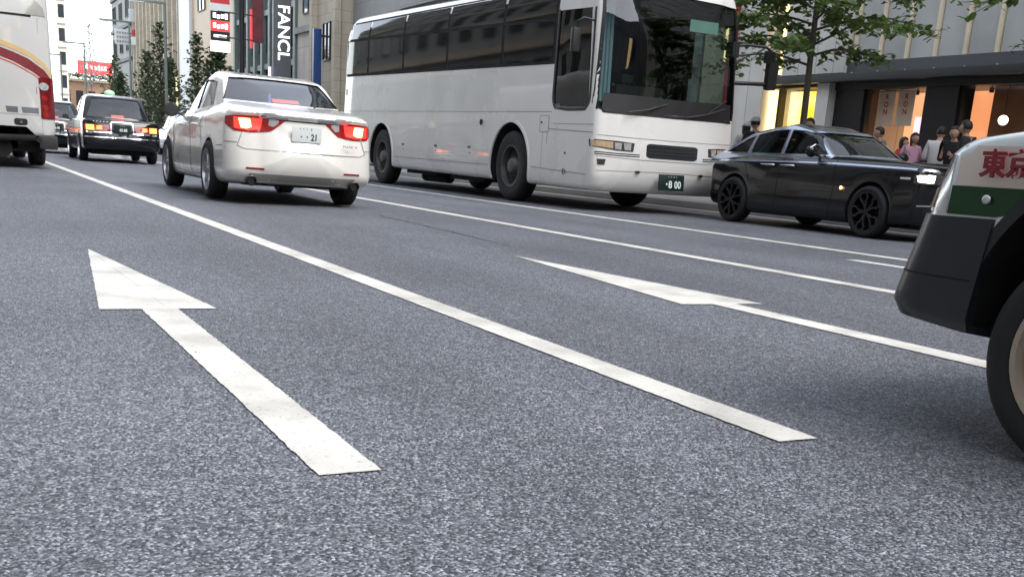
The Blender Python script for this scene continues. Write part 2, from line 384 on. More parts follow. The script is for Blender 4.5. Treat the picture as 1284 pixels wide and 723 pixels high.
def bvh_of(o):
    me = o.data; return BVHTree.FromPolygons([v.co.copy() for v in me.vertices], [tuple(p.vertices) for p in me.polygons])
# projections: 2D point -> ray
def side_ray(s, far=4): return lambda p: (Vector((p[0], s*far, p[1])), Vector((0, -s, 0)))
def rear_ray(): return lambda p: (Vector((-3, p[0], p[1])), Vector((1, 0, 0)))
def front_ray(L): return lambda p: (Vector((L+3, p[0], p[1])), Vector((-1, 0, 0)))
def top_ray(): return lambda p: (Vector((p[0], p[1], 6)), Vector((0, 0, -1)))
def axis_ray(cx, cy=0):       # p = (angle in degrees from -x towards +y, z): wraps round a rear corner
    def f(p):
        a = R(p[0]); d = Vector((-math.cos(a), math.sin(a), 0)); return (Vector((cx, cy, p[1]))+d*5, -d)
    return f
def resample(pl, n):
    d = [0]
    for a, b in zip(pl, pl[1:]): d.append(d[-1]+math.hypot(b[0]-a[0], b[1]-a[1])+1e-9)
    out = []
    for i in range(n+1):
        t = d[-1]*i/n; k = 0
        while k < len(d)-2 and d[k+1] < t: k += 1
        q = (t-d[k])/(d[k+1]-d[k]); q = min(1, max(0, q))
        out.append((pl[k][0]+(pl[k+1][0]-pl[k][0])*q, pl[k][1]+(pl[k+1][1]-pl[k][1])*q))
    return out
def patch(mb, bvh, ray, topl, botl, off=.004, depth=.012, nu=16, nv=8, mi=0):
    """a thin piece lying on a shell between two polylines given in the projection's 2D space"""
    a = resample(topl, nu); b = resample(botl, nu); G = []
    for j in range(nv+1):
        for i in range(nu+1):
            t = j/nv; p = (a[i][0]*(1-t)+b[i][0]*t, a[i][1]*(1-t)+b[i][1]*t)
            o, d = ray(p); loc, nor, _, _ = bvh.ray_cast(o, d)
            if loc is None:
                loc, nor, _, _ = bvh.find_nearest(o+d*max(0, (Vector((o.x, 0, o.z))-o).length)); 
            if nor.dot(d) > 0: nor = -nor
            G.append((loc, nor))
    n = len(G); W = nu+1
    vs = [l+m*off for l, m in G]+[l+m*(off-depth) for l, m in G]
    fs = []
    for j in range(nv):
        for i in range(nu):
            q = (j*W+i, j*W+i+1, (j+1)*W+i+1, (j+1)*W+i); fs.append(q)
            if depth: fs.append(tuple(n+k for k in reversed(q)))
    if depth:
        ring = [i for i in range(nu)]+[j*W+nu for j in range(nv)]+[nv*W+i for i in range(nu, 0, -1)]+[j*W for j in range(nv, 0, -1)]
        for k in range(len(ring)):
            p, q = ring[k], ring[(k+1) % len(ring)]; fs.append((p, p+n, q+n, q))
    mb.add(vs, fs, mi)
def strip(mb, bvh, ray, line, w=.006, off=.002, depth=.006, nu=24, mi=0):
    """a narrow strip along a 2D polyline on a shell"""
    a = []; b = []; line = resample(line, nu)
    for i, p in enumerate(line):
        q0 = line[max(0, i-1)]; q1 = line[min(len(line)-1, i+1)]; dx, dy = q1[0]-q0[0], q1[1]-q0[1]; l = math.hypot(dx, dy) or 1
        a.append((p[0]-dy/l*w/2, p[1]+dx/l*w/2)); b.append((p[0]+dy/l*w/2, p[1]-dx/l*w/2))
    patch(mb, bvh, ray, a, b, off, depth, nu, 1, mi)
def prism_side(poly, y0, y1, mi=0):
    mb = MB(); n = len(poly)
    mb.add([(x, y0, z) for x, z in poly]+[(x, y1, z) for x, z in poly], [tuple(range(n)), tuple(range(2*n-1, n-1, -1))]+[(i, i+n, (i+1) % n+n, (i+1) % n) for i in range(n)], mi); return mb
def prism_x(poly, x0, x1):
    mb = MB(); n = len(poly)
    mb.add([(x0, y, z) for y, z in poly]+[(x1, y, z) for y, z in poly], [tuple(range(n)), tuple(range(2*n-1, n-1, -1))]+[(i, i+n, (i+1) % n+n, (i+1) % n) for i in range(n)]); return mb
def loop(topl, botl): return list(topl)+list(reversed(botl))
def arch(x, z, r, y0, y1, n=40, zs=1):
    mb = MB(); vs = []
    for y in (y0, y1):
        for k in range(n): a = 2*math.pi*k/n; vs.append((x+r*math.cos(a), y, z+r*zs*math.sin(a)))
    mb.add(vs, [tuple(range(n)), tuple(range(2*n-1, n-1, -1))]+[(i, i+n, (i+1) % n+n, (i+1) % n) for i in range(n)]); return mb

def make_wheel(parent, x, y, r, w, rr, style='alloy', rimmat='alloy', side=1, spokes=10):
    """wheel (tyre) with rim as its child; side=+1: outer face towards +y"""
    wh = empty('wheel', (x, y, r)); wh.parent = parent
    if side < 0: wh.rotation_euler = (0, 0, math.pi)
    t = MB(); h = w/2
    t.lathe([(rr, -h*.8), (rr+.01, -h*.95), (r*.90, -h), (r*.97, -h*.85), (r, -h*.6), (r, -h*.3), (r*.985, -h*.28), (r*.985, -h*.2), (r, -h*.18), (r, h*.18), (r*.985, h*.2), (r*.985, h*.28), (r, h*.3), (r, h*.6), (r*.97, h*.85), (r*.90, h), (rr+(r-rr)*.45, h*1.02), (rr+.01, h*.95), (rr, h*.8)], 48)
    to = t.build('tyre', 'tyre', wh, smooth=40)
    m = MB()
    m.lathe([(rr, -h*.8), (rr*.97, -h*.7), (rr*.93, h*.3), (rr*.95, h*.75), (rr+.004, h*.9), (rr+.004, h*.97), (rr*.94, h*.95), (rr*.92, h*.7)], 48)
    m.lathe([(rr*.93, 0), (rr*.3, 0), (.001, 0)], 48, mi=1)
    if style == 'alloy':
        for k in range(spokes):
            a = 2*math.pi*k/spokes
            mt = Matrix.Rotation(a, 4, 'Y'); wd = rr*.085
            m.add([mt @ Vector(v) for v in [(rr*.1, h*.72, -wd*.8), (rr*.1, h*.72, wd*.8), (rr*.95, h*.8, wd), (rr*.95, h*.8, -wd), (rr*.1, h*.4, -wd*1.2), (rr*.1, h*.4, wd*1.2), (rr*.95, h*.45, wd*1.4), (rr*.95, h*.45, -wd*1.4)]],
                  [(0, 1, 2, 3), (4, 7, 6, 5), (0, 4, 5, 1), (2, 6, 7, 3), (0, 3, 7, 4), (1, 5, 6, 2)])
        m.lathe([(.001, h*.86), (rr*.13, h*.84), (rr*.2, h*.6), (rr*.2, 0)], 24)
    elif style == 'ysplit':
        for k in range(spokes):
            a = 2*math.pi*k/spokes
            for sgn in (-1, 1):
                mt = Matrix.Rotation(a, 4, 'Y'); w0 = rr*.05
                p = [(rr*.12, 0), (rr*.55, sgn*rr*.10), (rr*.72, sgn*rr*.26), (rr*.97, sgn*rr*.20)]
                for q0, q1 in zip(p, p[1:]):
                    d = Vector((q1[0]-q0[0], q1[1]-q0[1])).normalized(); nn = Vector((-d.y, d.x))*w0
                    m.add([mt @ Vector(v) for v in [(q0[0]+nn.x, h*.92, q0[1]+nn.y), (q0[0]-nn.x, h*.92, q0[1]-nn.y), (q1[0]-nn.x, h*.98, q1[1]-nn.y), (q1[0]+nn.x, h*.98, q1[1]+nn.y),
                           (q0[0]+nn.x, h*.3, q0[1]+nn.y), (q0[0]-nn.x, h*.3, q0[1]-nn.y), (q1[0]-nn.x, h*.3, q1[1]-nn.y), (q1[0]+nn.x, h*.3, q1[1]+nn.y)]],
                          [(0, 1, 2, 3), (4, 7, 6, 5), (0, 4, 5, 1), (2, 6, 7, 3), (0, 3, 7, 4), (1, 5, 6, 2)], 2)
        m.lathe([(.001, h*.9), (rr*.14, h*.9), (rr*.18, h*.5), (rr*.18, 0)], 24)
    elif style == 'steel':
        m.lathe([(rr*.93, h*.1), (rr*.8, h*.35), (rr*.62, h*.5), (rr*.5, h*.3), (rr*.32, h*.3), (rr*.28, h*.75), (.001, h*.8)], 48)
    elif style == 'truck':
        m.lathe([(rr*.93, h*.05), (rr*.75, -h*.1), (rr*.6, h*.1), (rr*.45, h*.35), (rr*.4, h*.7), (rr*.3, h*.95), (.001, h)], 48)
        for k in range(10):
            a = 2*math.pi*k/10; c = (rr*.52*math.cos(a), h*.3, rr*.52*math.sin(a))
            m.lathe([(rr*.045, 0), (rr*.045, h*.25), (.001, h*.27)], 8, c=c)
            a += .31; c = (rr*.76*math.cos(a), h*.0, rr*.76*math.sin(a))
            m.lathe([(rr*.08, h*.06), (.001, h*.065)], 10, c=c, mi=1)
    m.build('rim', [rimmat, 'under', 'silver'], wh, smooth=40)
    return wh

# ------------------------------------------------------------------ ground, kerb, markings
RAG = random.Random(2)
def ragged(p):
    """paint edges that follow the stones: near edges are broken into short wandering steps"""
    out = []
    for a, b in zip(p, p[1:]+p[:1]):
        if a[0] > b[0] or (a[0] == b[0] and a[1] > b[1]): a2, b2, rev = b, a, True
        else: a2, b2, rev = a, b, False
        L = math.hypot(b2[0]-a2[0], b2[1]-a2[1]); pts = [a2]; t = 0; off = 0
        while t < L:
            st = .012 if a2[0]+(b2[0]-a2[0])*t/L < 6 else (.04 if a2[0]+(b2[0]-a2[0])*t/L < 12 else 4)
            t += st*RAG.uniform(.6, 1.5)
            if t >= L: break
            off = off*.35+RAG.gauss(0, .0013) if st < 1 else 0
            x, y = a2[0]+(b2[0]-a2[0])*t/L, a2[1]+(b2[1]-a2[1])*t/L; pts.append((x-(b2[1]-a2[1])/L*off, y+(b2[0]-a2[0])/L*off))
        pts.append(b2)
        if rev: pts.reverse()
        out += pts[:-1]
    return out
def sheet(name, polys, z, mat, kind='structure', thick=0):
    mb = MB()
    if mat == 'paint': polys = [ragged(p) for p in polys]
    for p in polys:
        n = len(p)
        if thick: mb.add([(x, y, z-thick) for x, y in p]+[(x, y, z) for x, y in p], [tuple(range(n))[::-1], tuple(range(n, 2*n))]+[(i, (i+1) % n, (i+1) % n+n, i+n) for i in range(n)])
        else: mb.add([(x, y, z) for x, y in p], [tuple(range(n))])
    o = mb.build(name, mat); 
    if kind: o['kind'] = kind
    return o
def rect(x0, x1, y0, y1): return [(x0, y0), (x1, y0), (x1, y1), (x0, y1)]
KERB = -12.95; SIDE = .13; FAC = -19.5
sheet('road', [rect(-200, 1500, -700, 700)], 0, 'asphalt')
lines = [rect(2.075, 120, -2.07, -1.92),            # lane line beside the left arrow
         rect(-4, 120, -5.585, -5.44)]
sheet('lane_marking', [rect(2.075, 29.5, -2.062, -1.925), rect(31, 60, -2.062, -1.925)], .004, 'paint')
sheet('lane_marking', [rect(-3, 90, -5.605, -5.445)], .004, 'paint')
sheet('lane_marking', [rect(-3, 120, -8.235, -8.055)], .004, 'paint')
sheet('lane_marking', [rect(5.5, 7.3, -7.42, -7.27)], .004, 'paint')
sheet('lane_marking', [rect(36.5, 39, -5.0, -4.85), rect(44, 120, -4.4, -4.2), rect(44, 120, -6.6, -6.2), rect(48, 52, -9, -2.2), rect(40, 41, -5.6, -2.2)], .004, 'paint')
def arrow(tip, base, hw, stem, sw, name='road_arrow'):
    """straight-ahead arrow: tip, base x and the two corners, stem end and half width"""
    (tx, ty), bx, (yl, yr), (s0, s1), ex = tip, base, hw, sw, stem
    sheet(name, [[(tx, ty), (bx, yl), (bx, s0), (ex, s0), (ex, s1), (bx, s1), (bx, yr)]], .004, 'paint')
arrow((7.0, -.724), 4.52, (-.50, -.968), 2.107, (-.664, -.808))
arrow((7.08, -3.718), 4.57, (-3.43, -3.985), 1.2, (-3.635, -3.795))
mb = MB(); random.seed(3); x = 8.0; y = -4.15
while x < 11.5:
    nx = x+random.uniform(.08, .3); ny = -4.15+random.uniform(-.03, .03)-.04*(nx-8); wd = random.uniform(.003, .014)
    mb.add([(x, y-wd, .002), (nx, ny-wd, .002), (nx, ny+wd, .002), (x, y+wd, .002)], [(0, 1, 2, 3)]); x, y = nx, ny
o = mb.build('road_crack', 'crack'); o['kind'] = 'structure'
mb = MB(); rnd = random.Random(21)
for _ in range(60):
    x = rnd.uniform(1.6, 12); y = rnd.uniform(-8, .2)-x*.05; r_ = rnd.uniform(.003, .012); a0 = rnd.random()*6
    mb.add([(x+r_*math.cos(a0+k*1.257)*rnd.uniform(.6, 1.2), y+r_*math.sin(a0+k*1.257)*rnd.uniform(.6, 1.2), .0045) for k in range(5)]+[(x, y, .010)], [(k, (k+1) % 5, 5) for k in range(5)])
o = mb.build('road_grit', 'concrete'); o['kind'] = 'stuff'
# kerb stones and pavement on the far side
mb = MB(); x = -40
while x < 200:
    mb.box(x+.006, x+1.194 if x < 60 else x+5.99, KERB-.18, KERB, 0, .14); x += 1.2 if x < 60 else 6
o = mb.build('kerb', 'concrete', bevel=.012); o['kind'] = 'structure'
o = sheet('pavement', [rect(-60, 260, -45, KERB-.185)], SIDE, 'pave', thick=.12)
mb = MB(); mb.box(-60, 260, KERB+.002, KERB+.42, .0, .008); o = mb.build('gutter', 'concrete'); o['kind'] = 'structure'

# ------------------------------------------------------------------ vehicles
def hole_side(polys, s): return [prism_side(p, .2*s, 1.6*s) for p in polys]
def cabin(root, spec, inner, off, paint, cut_side, cut_rear, cut_front, xr, xf):
    """roof and pillars: hollow shell with openings cut for the glass; returns part and its uncut BVH"""
    mb = shell(**spec); mb.v = [(x+off, y, z) for x, y, z in mb.v]
    o = shellobj('roof', mb, [paint, paint, 'interior'], root); bv = bvh_of(o)
    s2 = dict(spec); s2.update(inner); s2['shrink'] = .04; s2['nu'] = 40; s2['nk'] = 48
    im = shell(**s2); im.v = [(x+off, y, z) for x, y, z in im.v]
    cuts = [im]
    for p in cut_side: cuts += [prism_side(p, .25, 1.8), prism_side(p, -1.8, -.25)]
    if cut_rear: cuts.append(prism_x(cut_rear, -1, xr))
    if cut_front: cuts.append(prism_x(cut_front, xf, xf+4))
    boolcut(o, cuts); return o, bv
def seats(root, rows, z, mat='seat', head='seat', w=.46):
    for x, ys in rows:
        for y in ys:
            m = MB(); m.box(x-.09, x+.07, y-w/2, y+w/2, z-.3, z+.10); m.box(x-.07, x+.03, y-.12, y+.12, z+.13, z+.28); m.tube([(x, y-.05, z+.05), (x, y-.05, z+.2)], .01); m.tube([(x, y+.05, z+.05), (x, y+.05, z+.2)], .01)
            m.build('seat', mat, root, bevel=.03)
def plate(root, x, y, z, w, h, mat, rot, items, rear=True, name='number_plate'):
    """number plate facing backwards (-x) or forwards, with lettering as sub-part"""
    m = MB(); m.box(-w/2, w/2, -h/2, h/2, -.006, .004); p = m.build(name, [mat], root, bevel=.006)
    X, Y = ((0, -1, 0), (0, 0, 1)) if rear else ((0, 1, 0), (0, 0, 1))
    p.matrix_local = frame((x, y, z), X, Y) @ Matrix.Rotation(rot, 4, 'X')
    for s, size, px, py, sx, bold, tm in items:
        text('lettering', s, size, tm, p, Matrix.Translation((px, py, .0055)), .001, sx=sx, bold=bold)
    return p
def mirror(root, x, y, z, s, mat='blackpl', w=.17, h=.12, fwd=1):
    m = MB(); m.ball((x, y+s*w*.55, z), 1, 8, sc=(.07, w*.5, h*.55)); m.tube([(x, y-s*.06, z-.06), (x, y+s*.05, z-.03)], .02)
    for i, v in enumerate(m.v):
        if (v[0]-x)*fwd < -.02: m.v[i] = (x-.02*fwd, v[1], v[2])
    o = m.build('door_mirror', mat, root, smooth=50)
    return o
def band(root, name, bv, ray, line, mat, w=.006, off=.002, depth=.005, nu=60):
    m = MB(); off = max(off, .003); strip(m, bv, ray, line, w, off, depth, nu); return m.build(name, mat, root, smooth=40)
def pane(root, name, bv, ray, t, b, mat='glass', off=-.012, depth=0, nu=14, nv=8):
    m = MB(); patch(m, bv, ray, t, b, off, depth, nu, nv); return m.build(name, mat, root, smooth=60)

# ---- white saloon seen from behind
def white_sedan():
    root = empty('sedan', (12.47, -3.735, 0), R(-.7), 1.04); root.rotation_euler.x = R(.7)
    tag(root, 'pearl white four-door saloon braking with red tail lamps lit and plate ending 21', 'car')
    body = shell(L=4.86, rear=[(.18, .30), (.26, .13), (.33, .05), (.45, .01), (.58, 0), (.62, .025), (.66, .06), (.75, .085), (.86, .10), (.93, .10), (.965, .07), (.985, .045), (1.01, .06), (1.06, .16), (1.12, .3)],
                 front=[(.18, .2), (.3, .06), (.5, 0), (.65, .03), (.8, .14), (.95, .4)],
                 top=[(0, 1.035), (.25, 1.075), (.7, 1.125), (1.2, 1.10), (1.9, 1.03), (3.3, 1.0), (3.6, .99), (4.2, .90), (4.62, .78), (4.86, .66)],
                 bot=[(0, .24), (.5, .2), (1.0, .19), (4, .18), (4.86, .22)],
                 W=[(0, .84), (.3, .885), (.9, .90), (3.4, .90), (4.35, .87), (4.86, .78)],
                 side=[(.15, .90), (.25, .95), (.42, .985), (.62, 1.0), (.78, .99), (.90, .965), (1.0, .915), (1.08, .85), (1.14, .78)], ey=.10, ez=.14, pr=.11, pf=.16, pe=2.4, r=.05, nu=90, nk=96, rp=.24)
    o = shellobj('body', body, ['white', 'under'], root); bv = bvh_of(o)
    boolcut(o, [arch(x, .335, .365, s*.58, s*1.2) for x in (1.16, 4.02) for s in (1, -1)])
    spec = dict(L=3.0, rear=[(.92, .0), (1.10, .08), (1.2, .30), (1.3, .50), (1.44, .78), (1.51, 1.12)], front=[(.9, 0), (1.05, .22), (1.2, .5), (1.36, .80), (1.48, 1.2)],
                top=[(0, 1.46), (.8, 1.505), (1.6, 1.515), (2.4, 1.485), (3.0, 1.43)], bot=.86, W=[(0, .74), (.8, .80), (1.6, .815), (3, .77)],
                side=[(.9, 1.02), (1.0, 1.0), (1.15, .945), (1.3, .885), (1.43, .815), (1.515, .72)], ey=.10, ez=.13, pr=.16, pf=.3, pe=2.6, r=.05, nu=64, nk=72)
    rt, rb = [(-.53, 1.385), (.53, 1.385)], [(-.70, 1.13), (.70, 1.13)]
    ft, fb = [(-.52, 1.37), (.52, 1.37)], [(-.70, 1.03), (.70, 1.03)]
    w1t, w1b = [(1.62, 1.33), (1.8, 1.375), (2.15, 1.40), (2.27, 1.402)], [(1.44, 1.075), (1.75, 1.05), (2.24, 1.035)]
    w2t, w2b = [(2.34, 1.40), (2.6, 1.385), (2.80, 1.345)], [(2.31, 1.033), (2.8, 1.025), (3.32, 1.03)]
    rt_ = [(-.555, 1.42), (-.3, 1.432), (0, 1.436), (.3, 1.432), (.555, 1.42)]; rb_ = [(-.70, 1.15), (-.35, 1.135), (0, 1.132), (.35, 1.135), (.70, 1.15)]
    c, cb = cabin(root, spec, dict(bot=.5), .68, 'white', [loop(w1t, w1b), loop(w2t, w2b)], loop(rt_, rb_), loop(ft, fb), 1.62, 2.78)
    g = pane(root, 'rear_window', cb, rear_ray(), rt_, rb_, 'glasssky', nu=24, nv=14)
    m = MB(); patch(m, cb, rear_ray(), [(-.16, 1.22), (.16, 1.22)], [(-.16, 1.185), (.16, 1.185)], -.03, .004, 8, 2); m.build('high_brake_lamp', 'redbar', g)
    pane(root, 'windscreen', cb, front_ray(4), ft, fb, 'glass', nu=20, nv=10)
    for s in (1, -1):
        pane(root, 'rear_side_window', cb, side_ray(s), w1t, w1b, 'glass'); pane(root, 'front_side_window', cb, side_ray(s), w2t, w2b, 'glass')
        band(root, 'window_trim', cb, side_ray(s), [(1.42, 1.066), (1.75, 1.04), (2.3, 1.024), (3.33, 1.02)], 'chrome', .014, .004, .008)
        band(root, 'window_trim', cb, side_ray(s), [(1.42, 1.07), (1.62, 1.345), (1.8, 1.374), (2.2, 1.39), (2.6, 1.374), (2.82, 1.345)], 'blackpl', .012, .003, .008)
        # doors: gaps and handles
        for ln in ([(2.285, 1.01), (2.29, .8), (2.27, .45), (2.25, .28)], [(1.5, 1.04), (1.66, .85), (1.62, .70), (1.56, .60)], [(3.35, 1.0), (3.48, .8), (3.52, .5), (3.50, .28)], [(1.5, .28), (2.3, .255), (3.36, .28)], [(.45, .62), (.75, .62)]):
            band(root, 'panel_gap', bv, side_ray(s), ln, 'blackpl', .006, .0012, .004)
        m = MB(); patch(m, bv, axis_ray(1.0), [(s*8, .0)] and [(s*(90-a), z) for a, z in ((0, 0),)] or [], [], 0) if False else None
        for hx in (1.75, 2.62):
            m = MB(); m.tube([(hx, s*.885, .845), (hx+.02, s*.925, .85), (hx+.17, s*.925, .85), (hx+.19, s*.885, .845)], .013, 8); m.build('door_handle', 'white', root, smooth=50)
        mirror(root, 3.12, s*.86, 1.03, s, 'blackpl', .2, .17)
        # tail lamp: outer red body with the lit core, inner piece with the clear lens
        tl = MB()
        A = lambda a, z: (a*s, z)
        patch(tl, bv, axis_ray(.95), [A(13, .955), A(25, .955), A(40, .955), A(50, .952), A(56, .935)], [A(16, .92), A(26, .80), A(38, .775), A(48, .785), A(56, .86)], .006, .02, 26, 8)
        t = tl.build('tail_lamp', 'redlens', root, smooth=45)
        m = MB(); patch(m, bv, axis_ray(.95), [A(32, .935), A(44, .935), A(49, .93)], [A(33, .82), A(40, .80), A(48, .815)], .009, .006, 10, 6); m.build('lit_lens', 'redlit', t, smooth=50)
        m = MB(); patch(m, bv, axis_ray(.95), [A(39.5, .925), A(44, .93), A(46, .92)], [A(38.5, .835), A(41, .815), A(44, .82)], .012, .005, 8, 6); m.build('lamp_core', 'redhot', t, smooth=50)
        m = MB(); patch(m, bv, axis_ray(.95), [A(20, .93), A(24, .945), A(27, .94)], [A(20.5, .89), A(24, .855), A(27.5, .865)], .009, .006, 8, 6); m.build('reversing_lens', 'clearlens', t, smooth=50)
        m = MB(); patch(m, bv, rear_ray(), [(s*.46, .405), (s*.66, .405)], [(s*.46, .385), (s*.66, .385)], .004, .006, 8, 2); m.build('reflector', 'redlens', root)
        m = MB(); m.lathe([(.052, .0), (.058, -.12), (.05, -.125), (.044, -.1), (.044, 0), (.001, 0)], 20, 'x', (.24, s*.60, .262)); m.lathe([(.043, -.115), (.043, 0)], 20, 'x', (.24, s*.60, .262), 1); m.lathe([(.043, -.09), (.001, -.09)], 20, 'x', (.24, s*.60, .262), 1); m.build('exhaust_pipe', ['darkalloy', 'under'], root, smooth=40)
    for ln in ([(-.74, .63), (-.66, .60), (0, .595), (.66, .60), (.74, .63)], [(-.74, .63), (-.66, .86)], [(.74, .63), (.66, .86)], [(-.85, .67), (-.74, .665)], [(.85, .67), (.74, .665)]):
        band(root, 'panel_gap', bv, rear_ray(), ln, 'txtgrey', .007, .006, .012)
    m = MB(); patch(m, bv, rear_ray(), [(-.52, .975), (0, .98), (.52, .975)], [(-.5, .945), (0, .945), (.5, .945)], .012, .02, 24, 3); m.build('boot_trim', 'chrome', root, smooth=45)
    m = MB(); patch(m, bv, rear_ray(), [(-.50, .943), (0, .943), (.50, .943)], [(-.48, .925), (0, .925), (.48, .925)], .003, .01, 24, 3); m.build('boot_recess', 'blackpl', root, smooth=45)
    m = MB(); patch(m, bv, rear_ray(), [(-.62, .345), (0, .345), (.62, .345)], [(-.60, .26), (0, .26), (.60, .26)], .003, .01, 24, 4); m.build('bumper_valance', pm('valance_paint', (.30, .30, .28), .4, coat=.4), root, smooth=45)
    plate(root, .055, 0, .80, .34, .17, 'platew', R(6), [('21', .098, .085, -.03, .8, .003, 'txtgreen'), ('・・', .07, -.03, -.03, 1, .001, 'txtgreen'), ('3', .03, .05, .058, 1, .001, 'txtgreen'), ('・・・', .04, -.04, .058, 1, .001, 'txtgreen')])
    m = MB(); m.lathe([(.05, 0), (.05, .006), (.042, .008), (.042, 0)], 28, 'x', (0, 0, 0)); m.lathe([(.022, 0), (.022, .006), (.016, .008), (.016, 0)], 20, 'x', (0, 0, .008)); 
    m.v = [(-.0-v[0], v[1]*1.25, v[2]*.85) for v in m.v]; e = m.build('badge', 'chrome', root); e.location = (.118, 0, 1.032); e.rotation_euler = (0, R(50), 0)
    text('lettering', 'MARK X', .038, 'chrome', root, frame((.12, -.53, .70), (.12, -1, 0), (.1, 0, 1)), .002, sx=1.3)
    for x in (1.16, 4.02):
        for s in (1, -1): make_wheel(root, x, s*.797, .333, .215, .235, 'alloy', 'alloy', s)
    m = MB(); m.box(.5, 4.3, -.6, .6, .2, .34); m.build('underbody', 'under', root)
    m = MB(); m.box(1.2, 3.6, -.66, .66, .8, 1.0); m.box(3.3, 3.6, -.6, .6, .9, 1.04); m.build('interior', 'interior', root)
    seats(root, [(1.75, (-.36, .36)), (2.55, (-.36, .36))], 1.08)
    return root
white_sedan()

# ---- black taxi seen from behind (also used for the car ahead of it)
def crown_body(root, paint, lower=None):
    body = shell(L=4.6, rear=[(.22, .12), (.30, .03), (.40, 0), (.53, 0), (.56, .05), (.7, .07), (.85, .09), (.93, .11), (.97, .2)], front=[(.22, .1), (.3, .02), (.45, 0), (.6, .0), (.64, .05), (.75, .08), (.85, .15), (.95, .4)],
                 top=[(0, .90), (.4, .93), (1.0, .95), (2, .93), (3.2, .93), (3.9, .88), (4.3, .83), (4.6, .77)], bot=[(0, .28), (.6, .24), (4, .22), (4.6, .28)],
                 W=[(0, .82), (.4, .84), (3.9, .845), (4.6, .81)], side=[(.2, .93), (.4, .99), (.6, 1), (.8, .985), (.95, .93)], ey=.08, ez=.09, pr=.09, pf=.12, pe=4, r=.05, nu=64, nk=72)
    o = shellobj('body', body, [paint, 'under'], root); bv = bvh_of(o)
    boolcut(o, [arch(x, .31, .355, s*.55, s*1.2) for x in (1.02, 3.72) for s in (1, -1)]); return o, bv
def crown_cabin(root, paint):
    spec = dict(L=2.75, rear=[(.88, 0), (.95, .02), (1.1, .18), (1.3, .38), (1.42, .55), (1.5, .8)], front=[(.88, 0), (1.0, .12), (1.2, .38), (1.4, .66), (1.5, .95)],
                top=[(0, 1.44), (.9, 1.485), (1.8, 1.48), (2.75, 1.42)], bot=.8, W=[(0, .73), (1.3, .77), (2.75, .74)], side=[(.88, 1.02), (1.0, 1.0), (1.2, .93), (1.4, .82), (1.5, .7)], ey=.09, ez=.12, pr=.12, pf=.2, pe=3, r=.05, nu=50, nk=64)
    rt = [(-.50, 1.39), (0, 1.41), (.50, 1.39)]; rb = [(-.66, .985), (0, .975), (.66, .985)]
    ft, fb = [(-.52, 1.38), (.52, 1.38)], [(-.66, .99), (.66, .99)]
    w1t, w1b = [(1.42, 1.37), (1.9, 1.40), (2.12, 1.40)], [(1.22, 1.0), (1.7, .98), (2.08, .98)]
    w2t, w2b = [(2.19, 1.40), (2.5, 1.395), (2.68, 1.375)], [(2.15, .98), (2.7, .98), (3.12, .99)]
    c, cb = cabin(root, spec, dict(bot=.45), .72, paint, [loop(w1t, w1b), loop(w2t, w2b)], loop(rt, rb), loop(ft, fb), 1.6, 2.6)
    g = pane(root, 'rear_window', cb, rear_ray(), rt, rb, 'glass', nu=18, nv=10); pane(root, 'windscreen', cb, front_ray(4), ft, fb, 'glass')
    for s in (1, -1):
        pane(root, 'rear_side_window', cb, side_ray(s), w1t, w1b); pane(root, 'front_side_window', cb, side_ray(s), w2t, w2b)
    m = MB(); m.box(1.1, 3.2, -.62, .62, .8, .94); m.build('interior', 'interior', root)
    return cb, g
